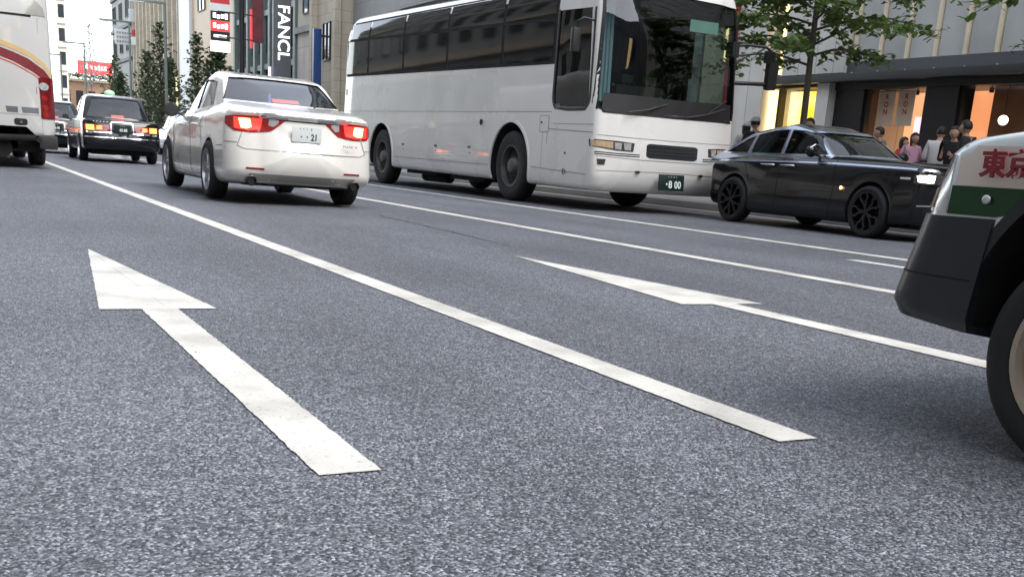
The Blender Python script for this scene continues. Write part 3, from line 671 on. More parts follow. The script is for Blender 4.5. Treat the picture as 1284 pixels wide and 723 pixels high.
def black_taxi(loc, rz, sc, lamp=True):
    root = empty('taxi_cab', loc, rz, sc)
    o, bv = crown_body(root, 'black'); cb, g = crown_cabin(root, 'black')
    m = MB(); patch(m, cb, top_ray(), [(1.35, -.42), (3.0, -.42)], [(1.35, .42), (3.0, .42)], .004, .01, 12, 10); m.build('roof_panel', 'buswhite2', root, smooth=50)
    m = MB(); patch(m, cb, rear_ray(), [(-.13, 1.055), (.13, 1.055)], [(-.13, 1.0), (.13, 1.0)], -.03, .004, 6, 2); m.build('high_brake_lamp', 'redbar', g)
    for s in (1, -1):
        t = MB(); patch(t, bv, rear_ray(), [(s*.27, .80), (s*.78, .80)], [(s*.27, .67), (s*.78, .67)], .008, .02, 16, 4); t = t.build('tail_lamp', 'redlens', root, smooth=50)
        m = MB(); patch(m, bv, rear_ray(), [(s*.58, .79), (s*.74, .79)], [(s*.58, .68), (s*.74, .68)], .012, .006, 6, 3); m.build('lit_lens', emis('tail_lamp_glow', (1, .24, .05), 2.4), t)
        m = MB(); patch(m, bv, rear_ray(), [(s*.42, .78), (s*.53, .78)], [(s*.42, .70), (s*.53, .70)], .012, .006, 6, 3); m.build('lit_lens', emis('tail_lamp_glow_inner', (1, .22, .05), 1.6), t)
        mirror(root, 3.75, s*.78, .98, s, 'blackpl', .16, .1)
        band(root, 'side_trim', bv, side_ray(s), [(.1, .62), (2.3, .61), (4.4, .61)], 'chrome', .02, .006, .01)
        for x in (1.02, 3.72): make_wheel(root, x, s*.745, .31, .185, .2, 'steel', 'chrome', s)
        band(root, 'panel_gap', bv, side_ray(s), [(2.13, .95), (2.12, .3)], 'under', .008, .001, .003)
    band(root, 'bumper_trim', bv, rear_ray(), [(-.78, .535), (0, .535), (.78, .535)], 'chrome', .018, .008, .015)
    band(root, 'boot_trim', bv, rear_ray(), [(-.75, .64), (-.22, .64)], 'chrome', .022, .006, .01); band(root, 'boot_trim', bv, rear_ray(), [(.22, .64), (.75, .64)], 'chrome', .022, .006, .01)
    band(root, 'plate_surround', bv, rear_ray(), [(-.235, .66), (-.235, .84), (-.2, .865), (0, .87), (.2, .865), (.235, .84), (.235, .66)], 'alloy', .022, .01, .02)
    plate(root, .045, 0, .735, .36, .18, 'plateg', R(4), [('42-85', .085, .02, -.028, .85, .002, 'txtwhite'), ('・・・', .04, 0, .055, 1, .001, 'txtwhite')])
    text('lettering', '・・・・・', .07, 'chrome', root, frame((.09, .45, .86), (0, -1, 0), (.15, 0, 1)), .002)
    seats(root, [(1.75, (-.38, .38)), (2.6, (-.36, .36))], 1.1, 'lace')
    m = MB(); m.box(.3, 4.3, -.6, .6, .17, .34); m.build('underbody', 'under', root)
    if lamp:
        m = MB(); m.box(-.1, .1, -.16, .16, 0, .015); m.ball((0, 0, .05), 1, 8, sc=(.09, .125, .085))
        l = m.build('roof_lamp', pm('pale_green_lamp', (.42, .62, .45), .3), root, smooth=50); l.location = (2.2, .0, 1.485)
        c2 = MB(); c2.box(-.14, .14, -.22, .22, -.02, .012); q = c2.build('lamp_base', 'blackpl', l)
    return root
t = black_taxi((29.9, -4.06, 0), R(-.7), 1.17)
tag(t, 'black taxi with a pale green roof lamp and lit rear lamps, left of the saloon', 'taxi')

def near_taxi():
    root = empty('taxi_cab', (-1.87, -3.185, 0), 0, .9)
    tag(root, 'green and cream taxi with red lettering and dark front bumper, nearest the camera', 'taxi')
    body = shell(L=4.71, rear=[(.22, .12), (.40, 0), (.6, .02), (.9, .1)], front=[(.30, .15), (.36, .10), (.42, .05), (.5, .0), (.60, .0), (.64, .018), (.675, .07), (.685, .12), (.76, .14), (.84, .17), (.88, .20), (.92, .27), (.97, .42), (1.02, .7)],
                 top=[(0, .95), (1.0, 1.0), (3.0, 1.02), (3.6, 1.04), (4.0, 1.01), (4.3, .975), (4.62, .92)], bot=[(0, .28), (4, .24), (4.2, .31), (4.62, .345)],
                 W=[(0, .82), (.4, .845), (3.9, .85), (4.3, .85), (4.62, .845)], side=[(.3, .965), (.45, .99), (.62, 1), (.66, .985), (.685, .97), (.8, .97), (.88, .955), (.95, .93), (1.0, .89), (1.05, .82)], ey=.06, ez=.06, pr=.09, pf=.03, pe=4, r=.03, nu=90, nk=120, rp=.13)
    o = shellobj('body', body, ['skyhood', 'under'], root); bv = bvh_of(o)
    boolcut(o, [arch(x, .35, .42, s*.5, s*1.2, zs=1.15) for x in (1.15, 3.875) for s in (1, -1)])
    wrap = lambda a0: (lambda p: p)
    for s in (1, -1):
        ar = lambda cx: (lambda p, s=s: (Vector((cx+5*math.cos(R(p[0])), s*5*math.sin(R(p[0])), p[1])), Vector((-math.cos(R(p[0])), -s*math.sin(R(p[0])), 0))))
        # cream lettering band and green band on the wing and doors (livery)
        N = 24
        def arcbelow(x, z0):   # keep clear of the wheel opening
            d = .445**2-(x-3.875)**2
            return max(z0, .35+1.15*math.sqrt(d)) if d > 0 else z0
        xs = [.3+(4.40-.3)*i/60 for i in range(61)]
        m = MB(); patch(m, bv, side_ray(s), [(x, .888) for x in xs], [(x, .772) for x in xs], .0025, .004, 60, 3); cr = m.build('livery_band', 'taxicream', root, smooth=50)
        xs = [1.6+(4.41-1.6)*i/100 for i in range(101)]
        m = MB(); patch(m, bv, side_ray(s), [(x if x < 4.3 else x, .770) for x in xs], [(x, arcbelow(x, .686)) for x in xs], .0025, .004, 100, 3); m.build('livery_band', 'taxigreen', root, smooth=50)
        m = MB(); strip(m, bv, side_ray(s), [(.3, .897), (3.0, .90), (4.1, .895)], .013, .002, .004, 50); m.build('livery_stripe', 'taxigreen', root)
        # dark bumper skin wrapping the front corner
        m = MB(); tp = [(0, .676), (20, .676), (40, .677), (50, .678), (57, .68), (59.5, .68)]; bt = [(0, .36), (20, .36), (40, .345), (50, .325), (56, .312), (58.5, .31)]
        patch(m, bv, ar(3.75), tp, bt, .012, .03, 40, 10); b = m.build('front_bumper', 'bumperblk', root, smooth=40)
        m = MB(); strip(m, bv, ar(3.75), [(0, .50), (28, .50), (58, .495)], .006, .014, .004, 30); m.build('bumper_seam', 'under', b)
        m = MB(); xs = [i/20 for i in range(21)]
        lip = []
        for k in range(0, 41):
            a = R(-14+208*k/40); lip.append((3.875+.42*math.cos(a), .35+.483*math.sin(a)))
        lip = [(x, z) for x, z in lip if z > .30]
        m = MB(); patch(m, bv, side_ray(s), [(3.875+(x-3.875)*1.06, .35+(z-.35)*1.05) for x, z in lip], [(3.875+(x-3.875)*.97, .35+(z-.35)*.97) for x, z in lip], .006, .02, 44, 3); m.build('arch_trim', 'blackpl', root, smooth=40)
        # wrap-round headlamp and corner lens
        m = MB(); patch(m, bv, ar(3.75), [(6, .865), (22, .868), (46, .862), (50, .86)], [(6, .69), (25, .69), (46, .69), (51, .69)], .004, .02, 20, 6); hl = m.build('headlamp', 'clearlens', root, smooth=45)
        m = MB(); patch(m, bv, ar(3.75), [(41, .76), (47, .76)], [(41, .70), (47, .70)], .009, .006, 6, 4); m.build('turn_lens', 'amber', hl)
        m = MB(); m.ball((4.27, s*.828, .735), 1, 6, sc=(.016, .008, .014)); m.build('side_repeater', 'clearlens', root, smooth=60)
        for x in (1.15, 3.875): make_wheel(root, x, s*.74, .315, .185, .215, 'steel', 'steel', s)
        mirror(root, 3.3, s*.8, 1.02, s)
        if s == 1:
            text('lettering', '東京', .083, 'txtred', cr, frame((4.215, .835, .832), (-1, 0, 0), (0, 0, 1)), .003, bold=.0025, sx=1.08)
    text('lettering', '無線', .088, 'txtred', cr, frame((4.03, .835, .832), (-1, 0, 0), (0, 0, 1)), .003, bold=.0025, sx=1.08)
    crown_cabin(root, 'skyhood')
    band(root, 'bonnet_gap', bv, top_ray(), [(3.2, .70), (4.3, .68)], 'blackpl', .006, .001, .003)
    m = MB(); m.box(.3, 4.2, -.58, .58, .2, .36); m.build('underbody', 'under', root)
near_taxi()

# ---- white coach, front three-quarter view (faces -X)
def white_bus():
    root = empty('coach', (27.0, -10.33, 0), math.pi)
    tag(root, 'plain white coach with dark windows and green plate ending 800, facing the camera', 'bus')
    topf = [(0, 3.84), (6.5, 3.68), (12.6, 3.50)]
    sidef = [(.3, .99), (.6, 1), (2.2, 1), (2.9, .985), (3.4, .955), (3.7, .9), (3.9, .8)]
    frontf = [(.3, .16), (.42, .05), (.6, 0), (.95, 0), (1.15, .03), (1.5, .06), (2.2, .10), (2.9, .16), (3.4, .25), (3.6, .4)]
    body = shell(L=12.6, rear=[(.3, .15), (.6, 0), (2.4, .02), (3.0, .08), (3.6, .28), (3.84, .5)], front=frontf, top=topf, bot=[(0, .42), (6, .36), (12.6, .31)],
                 W=[(0, 1.38), (1, 1.40), (11.4, 1.40), (12.6, 1.37)], side=sidef, ey=.045, ez=.10, pr=.06, pf=.16, pe=2.6, r=.06, nu=90, nk=128, rp=.16)
    o = shellobj('body', body, ['buswhite', 'buswhite', 'under'], root); bv = bvh_of(o)
    inner = shell(L=2.3, rear=0, front=frontf, top=3.42, bot=1.15, W=1.40, side=sidef, ey=.045, ez=.08, pr=0, pf=.16, pe=2.6, r=.05, nu=30, nk=64, shrink=.06, rp=.12)
    inner.v = [(x+10.3, y, z) for x, y, z in inner.v]
    wt = [(-1.25, 3.30), (0, 3.34), (1.25, 3.30)]; wb = [(-1.335, 1.60), (-1.29, 1.55), (-.6, 1.54), (0, 1.54), (.6, 1.54), (1.29, 1.55), (1.335, 1.60)]
    dt, db = [(11.0, 3.08), (12.0, 3.05)], [(11.02, 1.72), (11.08, 1.62), (11.5, 1.58), (12.02, 1.58), (12.12, 1.66)]
    et, eb = [(10.9, 3.1), (12.05, 3.05)], [(10.9, 1.25), (12.12, 1.25)]
    cuts = [inner, prism_x(loop(wt, wb), 11.55, 15), prism_side(loop(dt, db), -2, -1), prism_side(loop(et, eb), 1, 2)]
    cuts += [arch(x, .60, .77, s*.85, s*1.6) for x in (9.55, 3.0) for s in (1, -1)]
    boolcut(o, cuts)
    pane(root, 'windscreen', bv, front_ray(13), wt, wb, 'glassbus', -.02, nu=30, nv=20)
    pane(root, 'driver_window', bv, side_ray(-1), dt, db, 'glassdark', -.015); pane(root, 'door_window', bv, side_ray(1), et, eb, 'glassbus', -.015)
    # black surround of the windscreen and the dropped driver's window
    m = MB(); strip(m, bv, front_ray(13), [(-1.265, 3.3), (-1.345, 1.62), (-1.30, 1.525), (0, 1.515), (1.30, 1.525), (1.345, 1.62), (1.265, 3.3)], .045, .006, .02, 60); m.build('windscreen_rubber', 'blackpl', root, smooth=50)
    m = MB(); patch(m, bv, front_ray(13), [(-1.24, 1.80), (0, 1.78), (1.24, 1.80)], [(-1.27, 1.545), (0, 1.53), (1.25, 1.545)], -.012, .004, 24, 3); m.build('windscreen_mask', 'blackpl', root, smooth=50)
    m = MB(); strip(m, bv, side_ray(-1), [(11.0, 3.1), (11.0, 1.72), (11.07, 1.59), (11.5, 1.55), (12.03, 1.55), (12.15, 1.66), (12.1, 3.05)], .05, .005, .02, 60); m.build('window_rubber', 'blackpl', root, smooth=50)
    # passenger windows: dark band with panes, glazing bars and a raised top light
    zb = lambda x: 2.46-.0175*x; zm = lambda x: 3.30-.031*x; zt = lambda x: 3.70-.02*x
    for s in (1, -1):
        m = MB(); xs = [.16+i*(10.98-.16)/40 for i in range(41)]
        patch(m, bv, side_ray(s), [(x, zt(x)) for x in xs], [(x, zb(x)) for x in xs], .004, .015, 60, 6); bnd = m.build('window_band', 'under', root, smooth=50)
        cutsx = [.25, 1.94, 4.19, 6.57, 9.03, 10.94]
        for a, b in zip(cutsx, cutsx[1:]):
            a += .05; b -= .05
            m = MB(); patch(m, bv, side_ray(s), [(a, zm(a)-.03), (b, zm(b)-.03)], [(a, zb(a)+.06), (b, zb(b)+.06)], .009, .003, 8, 4); m.build('window_pane', 'buswin', bnd, smooth=50)
            m = MB(); patch(m, bv, side_ray(s), [(a, zt(a)-.04), (b, zt(b)-.04)], [(a, zm(a)+.03), (b, zm(b)+.03)], .007, .003, 8, 3); m.build('top_light', 'buswin', bnd, smooth=50)
        # seams, flaps and details of the lower side
        zs = lambda x: 1.645-.0115*x; zl = lambda x: .66-.007*x
        for ln, wd in (([(.1, zs(.1)), (11.0, zs(11))], .012), ([(3.9, zl(4)+.0), (8.7, zl(8.7))], .012), ([(10.4, .62), (12.2, .56)], .012), ([(10.75, .60), (10.75, 1.2)], .005), ([(10.9, 1.25), (12.3, 1.20)], .012), ([(10.9, 1.35), (10.9, 1.0)], .008), ([(11.1, 1.33), (12.3, 1.32)], .007)):
            band(root, 'panel_gap', bv, side_ray(s), ln, 'txtgrey', wd)
        for x in (4.39, 6.21, 7.85):
            m = MB(); patch(m, bv, side_ray(s), [(x-.07, .92), (x+.07, .92)], [(x-.05, .88), (x+.05, .88)], .006, .01, 4, 2); m.build('flap_handle', 'blackpl', root)
            m = MB(); m.ball((x+.04, s*1.40, .80), .015, 5); m.build('lock', 'blackpl', root)
        m = MB(); m.lathe([(.055, 0), (.05, .012), (.001, .012)], 20, 'y', (8.34, s*1.40-(0 if s > 0 else .012), 1.36)); m.build('fuel_cap', 'blackpl', root)
        m = MB(); patch(m, bv, side_ray(s), [(10.63, 1.46), (10.93, 1.46)], [(10.63, 1.20), (10.93, 1.20)], .004, .006, 4, 4); fl = m.build('filler_flap', 'buswhite', root)
        for ln in ([(10.63, 1.46), (10.93, 1.46), (10.93, 1.20), (10.63, 1.20), (10.63, 1.46)],): band(root, 'panel_gap', bv, side_ray(s), ln, 'txtgrey', .008, .006)
        m = MB(); m.ball((10.70, s*1.407, 1.35), .016, 5); m.build('lock', 'blackpl', fl)
        text('lettering', '▥▥', .09, 'txtgrey', root, frame((11.2, s*1.402, 1.60), (-s, 0, 0), (0, 0, 1)), .001)
        m = MB(); patch(m, bv, side_ray(s), [(.36, 2.16), (.44, 2.16)], [(.36, 2.02), (.44, 2.02)], .006, .01, 3, 3); m.build('side_marker', 'blackpl', root)
        m = MB(); m.lathe([(.045, 0), (.04, .02), (.001, .02)], 16, 'y', (11.55, s*1.39-(0 if s > 0 else .02), .58)); m.build('side_lamp', 'darkred', root)
        m = MB(); m.ball((11.54, s*1.395, .87), .02, 5); m.build('lock', 'blackpl', root)
        # rolled lips of the wheel openings
        for x in (9.55, 3.0):
            m = MB(); pts = []
            for k in range(-6, 49):
                a = math.pi*(k+3)/48 if 0 else math.pi*k/42
                q = (x+.78*math.cos(a), .60+.78*math.sin(a))
                if q[1] > .36: pts.append(q)
            strip(m, bv, side_ray(s), pts, .05, .016, .03, 50); m.build('arch_lip', 'buswhite', root, smooth=50)
            make_wheel(root, x, s*1.21, .61, .32, .36, 'truck', 'buswheel', s)
        # lamps of the front corner
        m = MB(); patch(m, bv, front_ray(13), [(s*.72, 1.075), (s*1.0, 1.095), (s*1.372, 1.10)], [(s*.74, .945), (s*1.0, .95), (s*1.372, .99)], .008, .02, 20, 6); hl = m.build('headlamp', 'lampdark', root, smooth=50)
        for yy, mt in ((.84, 'clearlens'), (.99, 'clearlens')):
            m = MB(); patch(m, bv, front_ray(13), [(s*(yy-.06), 1.065), (s*(yy+.06), 1.07)], [(s*(yy-.05), .965), (s*(yy+.05), .968)], .014, .006, 6, 4); m.build('lamp_lens', mt, hl, smooth=50)
        m = MB(); patch(m, bv, front_ray(13), [(s*1.07, 1.075), (s*1.365, 1.085)], [(s*1.07, .975), (s*1.365, 1.0)], .014, .006, 10, 4); m.build('turn_lens', 'amber', hl, smooth=50)
        for z in (.905, .875):
            band(root, 'grille_slit', bv, front_ray(13), [(s*.62, z), (s*1.0, z), (s*1.34, z+.01)], 'blackpl', .016)
        m = MB(); patch(m, bv, front_ray(13), [(s*1.17, .81), (s*1.31, .81)], [(s*1.19, .72), (s*1.30, .72)], .006, .012, 5, 4); m.build('fog_lamp', 'lampdark', root, smooth=50)
        m = MB(); m.ball((12.55, s*.62, .645), 1, 5, sc=(.03, .05, .02)); m.build('bumper_plug', 'blackpl', root)
    m = MB(); patch(m, bv, front_ray(13), [(-.50, 1.055), (-.46, 1.085), (0, 1.085), (.46, 1.085), (.50, 1.055)], [(-.50, .90), (-.45, .865), (0, .865), (.45, .865), (.50, .90)], .004, .015, 24, 5); g = m.build('grille', 'blackpl', root, smooth=50)
    for z in (.92, .975, 1.03): band(g, 'grille_slit', bv, front_ray(13), [(-.44, z), (.44, z)], 'under', .012, .006)
    for ln in ([(-1.36, .855), (-.6, .83), (.6, .83), (1.36, .855)], [(-1.34, .63), (-.3, .655), (.3, .655), (1.34, .63)], [(-1.36, 1.17), (-.7, 1.155), (0, 1.15), (.7, 1.155), (1.36, 1.17)]):
        band(root, 'panel_gap', bv, front_ray(13), ln, 'txtgrey', .010)
    plate(root, 12.615, .0, .51, .50, .25, 'plateg', R(-4), [('・', .14, -.09, -.035, 1, .001, 'txtwhite'), ('8', .155, -.02, -.035, .9, .004, 'txtwhite'), ('00', .155, .125, -.035, .85, .004, 'txtwhite'), ('・・・・', .05, .02, .085, 1, .001, 'txtwhite')], rear=False)
    # wipers, interior, mirrors
    for y0, y1 in ((-.9, -.1), (.2, 1.0)):
        m = MB(); m.tube([(12.57, y0, 1.53), (12.56, (y0+y1)/2, 1.60), (12.50, y1, 1.72)], .012, 6); m.tube([(12.53, y1-.35, 1.62), (12.40, y1+.1, 1.86)], .010, 6); m.build('wiper', 'blackpl', root)
    m = MB(); m.box(11.7, 12.3, -1.15, 1.15, 1.16, 1.62); m.box(11.55, 11.75, -1.1, -.25, 1.16, 1.78); m.build('dashboard', 'interior', root, bevel=.03)
    m = MB(); m.lathe([(.24, -.012), (.255, 0), (.24, .012), (.23, 0), (.24, -.012)], 32, 'x'); m.tube([(0, -.24, 0), (0, .24, 0)], .014); m.tube([(0, 0, 0), (.3, 0, -.1)], .03); sw = m.build('steering_wheel', 'blackpl', root, smooth=50); sw.location = (11.45, -.68, 1.80); sw.rotation_euler = (0, R(-55), 0)
    seats(root, [(10.95, (-.68,)), (10.5, (.85, .35))], 2.0, 'seat', w=.5)
    m = MB()
    for k in range(9): m.tube([(11.85+.02*(k % 2), -1.13+.035*k, 1.7), (11.78+.02*(k % 2), -1.10+.033*k, 3.3)], .022, 8)
    m.build('curtain', pm('pale_blue_curtain', (.33, .42, .52), .9), root, smooth=60)
    m = MB(); m.box(12.12, 12.13, .42, .98, 2.88, 3.06); m.build('windscreen_notice', pm('teal_notice', (.42, .68, .62), .5), root)
    m = MB(); m.box(11.95, 11.98, -.50, -.12, 3.0, 3.09); m.tube([(11.97, -.3, 3.09), (11.95, -.28, 3.38)], .015); m.build('interior_mirror', 'blackpl', root)
    m = MB(); m.tube([(12.22, 1.30, 2.74), (12.3, 1.5, 2.77), (12.4, 1.80, 2.76), (12.44, 1.90, 2.68), (12.44, 1.92, 2.5)], .024, 8); m.tube([(12.22, 1.28, 2.58), (12.36, 1.62, 2.64), (12.40, 1.8, 2.76)], .016, 8)
    m.tube([(12.28, 1.30, 2.16), (12.4, 1.6, 2.17), (12.44, 1.88, 2.18)], .032, 8); m.box(12.08, 12.26, 1.22, 1.36, 2.56, 2.80); a = m.build('mirror_arm', 'blackpl', root, smooth=50)
    m = MB(); m.box(-.06, .06, -.095, .095, -.24, .22); mm = m.build('mirror', 'blackpl', root, bevel=.04); mm.location = (12.45, 1.92, 2.33)
    m = MB(); m.box(-.05, .05, -.09, .09, -.10, .10); mm = m.build('mirror', 'blackpl', root, bevel=.04); mm.location = (12.46, 1.84, 2.60)
    m = MB(); m.tube([(12.1, -1.36, 2.85), (12.1, -1.55, 2.87), (12.05, -1.62, 2.82), (12.0, -1.62, 2.6)], .018, 8); m.build('mirror_arm', 'blackpl', root, smooth=50)
    m = MB(); m.box(-.05, .05, -.07, .07, -.18, .18); mm = m.build('mirror', 'blackpl', root, bevel=.04); mm.location = (12.0, -1.62, 2.55)
    # underside gear
    m = MB(); m.box(.6, 12.0, -.8, .8, .36, .7); m.build('chassis', 'under', root)
    m = MB(); m.box(4.2, 5.9, -1.2, -.4, .30, .5); m.tube([(4.6, -.9, .26), (5.9, -.9, .26)], .11, 12); m.box(6.6, 8.2, -1.2, 1.2, .27, .5); m.build('underfloor_tank', 'under', root)
    m = MB(); m.tube([(9.55, -1.1, .61), (9.55, 1.1, .61)], .09, 10); m.tube([(3.0, -1.1, .61), (3.0, 1.1, .61)], .12, 10); m.build('axle', 'under', root)
white_bus()

# ---- black limousine by the kerb (faces -X)
def limousine():
    root = empty('car', (14.18, -11.53, 0), math.pi)
    tag(root, 'glossy black limousine with silver roof pillars and lit headlamps parked along the kerb', 'car')
    body = shell(L=4.64, rear=[(.2, .2), (.3, .08), (.5, 0), (.8, .03), (.95, .15), (1.0, .3)], front=[(.18, .12), (.3, .03), (.5, 0), (.85, .0), (.95, .06), (1.02, .25)],
                 top=[(0, .90), (.5, .99), (1.0, 1.02), (3.0, 1.03), (3.6, 1.02), (4.3, .99), (4.5, .965), (4.64, .94)], bot=[(0, .26), (1, .17), (4, .17), (4.64, .22)],
                 W=[(0, .78), (.5, .85), (1.2, .875), (4.0, .875), (4.64, .84)], side=[(.15, .93), (.3, .98), (.5, 1), (.75, .995), (.88, .96), (.96, .90), (1.03, .8)], ey=.08, ez=.12, pr=.2, pf=.14, pe=4, r=.06, nu=80, nk=88)
    o = shellobj('body', body, ['black', 'under'], root); bv = bvh_of(o)
    boolcut(o, [arch(x, .34, .385, s*.55, s*1.2) for x in (.92, 3.72) for s in (1, -1)])
    spec = dict(L=3.15, rear=[(.9, -.1), (1.0, .02), (1.15, .30), (1.3, .70), (1.40, 1.12), (1.47, 1.55)], front=[(.9, -.05), (1.02, .05), (1.2, .33), (1.33, .58), (1.46, .95)],
                top=[(0, 1.40), (1.4, 1.475), (2.2, 1.465), (3.15, 1.39)], bot=.86, W=[(0, .68), (1.2, .755), (3.1, .74)], side=[(.88, 1.03), (1.0, 1.0), (1.15, .93), (1.3, .85), (1.40, .79), (1.475, .68)], ey=.10, ez=.13, pr=.2, pf=.2, pe=3, r=.05, nu=64, nk=72)
    rt, rb = [(-.45, 1.30), (.45, 1.30)], [(-.55, 1.07), (.55, 1.07)]
    ft, fb = [(-.52, 1.35), (.52, 1.35)], [(-.64, 1.06), (.64, 1.06)]
    q = ([(.70, 1.15), (.86, 1.23), (1.04, 1.29)], [(.46, 1.045), (1.03, 1.04)])
    w1 = ([(1.11, 1.305), (1.4, 1.355), (1.68, 1.38), (1.78, 1.38)], [(1.11, 1.04), (1.78, 1.04)])
    w2 = ([(1.85, 1.38), (2.12, 1.37), (2.38, 1.325)], [(1.85, 1.04), (2.74, 1.045)])
    c, cb = cabin(root, spec, dict(bot=.5), -.04, 'bright', [loop(*q), loop(*w1), loop(*w2)], loop(rt, rb), loop(ft, fb), 1.1, 2.2)
    pane(root, 'rear_window', cb, rear_ray(), rt, rb, 'glassdark'); pane(root, 'windscreen', cb, front_ray(4), ft, fb, 'glass', nu=20)
    m = MB(); patch(m, cb, top_ray(), [(.7, -.36), (1.2, -.45), (2.2, -.48)], [(.7, .36), (1.2, .45), (2.2, .48)], .003, .006, 24, 14); m.build('roof_panel', 'black', root, smooth=50)
    for s in (1, -1):
        for nm, ww in (('quarter_window', q), ('rear_side_window', w1), ('front_side_window', w2)): pane(root, nm, cb, side_ray(s), ww[0], ww[1], 'glassdark')
        band(root, 'window_trim', cb, side_ray(s), [(.4, 1.03), (1.6, 1.022), (2.8, 1.03)], 'chrome', .018, .006, .01)
        band(root, 'door_pillar', cb, side_ray(s), [(1.815, 1.38), (1.815, 1.04)], 'chrome', .02, .004, .01)
        band(root, 'shoulder_line', bv, side_ray(s), [(.3, .905), (1.5, .925), (3.0, .93), (4.3, .905), (4.7, .885)], 'bright', .022, .004, .008)
        for ln in ([(1.9, 1.0), (1.9, .25)], [(3.0, .98), (3.05, .6), (3.0, .25)], [(1.1, .95), (1.2, .75), (1.25, .62)]): band(root, 'panel_gap', bv, side_ray(s), ln, 'under', .008)
        for x0, x1 in ((1.56, 1.80), (1.98, 2.22)):
            m = MB(); m.tube([(x0, s*.86, .875), (x0+.01, s*.892, .877), (x1, s*.892, .877), (x1+.01, s*.86, .875)], .011, 8); m.build('door_handle', 'chrome', root, smooth=50)
        m = MB(); m.lathe([(.022, 0), (.018, .01), (.001, .012)], 12, 'y', (3.22, s*.872, .62)); m.build('side_repeater', 'amberlit', root)
        m = MB(); patch(m, bv, side_ray(s), [(4.2, .80), (4.36, .80)], [(4.2, .775), (4.36, .775)], .006, .01, 6, 2); m.build('side_marker', 'chrome', root)
        ar = lambda p, s=s: (Vector((3.9+5*math.cos(R(p[0])), s*5*math.sin(R(p[0])), p[1])), Vector((-math.cos(R(p[0])), -s*math.sin(R(p[0])), 0)))
        m = MB(); patch(m, bv, ar, [(34, .85), (47, .85), (58, .835)], [(34, .73), (47, .725), (58, .73)], .006, .02, 14, 5); hl = m.build('headlamp', 'lampdark', root, smooth=50)
        m = MB(); patch(m, bv, ar, [(43.5, .835), (48, .838), (56, .825)], [(44, .75), (48, .745), (55, .752)], .012, .006, 10, 4); m.build('lit_lens', 'headlit', hl, smooth=50)
        m = MB(); patch(m, bv, ar, [(8, .45), (35, .45), (50, .44)], [(8, .30), (35, .30), (48, .31)], .005, .012, 16, 4); m.build('air_intake', 'under', root, smooth=50)
        m = MB(); strip(m, bv, ar, [(6, .47), (35, .47), (54, .46)], .015, .008, .01, 20); m.build('intake_trim', 'chrome', root)
        m = MB(); patch(m, bv, rear_ray(), [(s*.55, .86), (s*.7, .86)], [(s*.55, .66), (s*.7, .66)], .006, .012, 5, 5); m.build('tail_lamp', 'darkred', root)
        o2 = mirror(root, 2.58, s*.78, 1.08, s, 'black', .19, .15, fwd=1)
        m = MB(); m.tube([(2.64, s*.80, 1.16), (2.66, s*.9, 1.17), (2.64, s*.97, 1.12)], .008, 6); m.build('mirror_trim', 'chrome', o2)
        for x in (.92, 3.72): make_wheel(root, x, s*.765, .335, .22, .255, 'ysplit', 'darkalloy' , s, spokes=5)
    m = MB(); patch(m, bv, front_ray(5), [(-.38, .90), (.38, .90)], [(-.38, .45), (.38, .45)], .01, .03, 12, 10); g = m.build('grille', 'chrome', root, smooth=50)
    for k in range(11): band(g, 'grille_bar', bv, front_ray(5), [(-.35+.07*k, .88), (-.35+.07*k, .47)], 'under', .03, .013)
    m = MB(); m.box(.6, 4.4, -.6, .6, .16, .34); m.build('underbody', 'under', root)
    m = MB(); m.box(.7, 2.9, -.6, .6, .86, 1.0); m.build('interior', 'interior', root)
    seats(root, [(1.05, (-.34, .34)), (1.85, (-.34, .34))], 1.06, 'seat')
limousine()

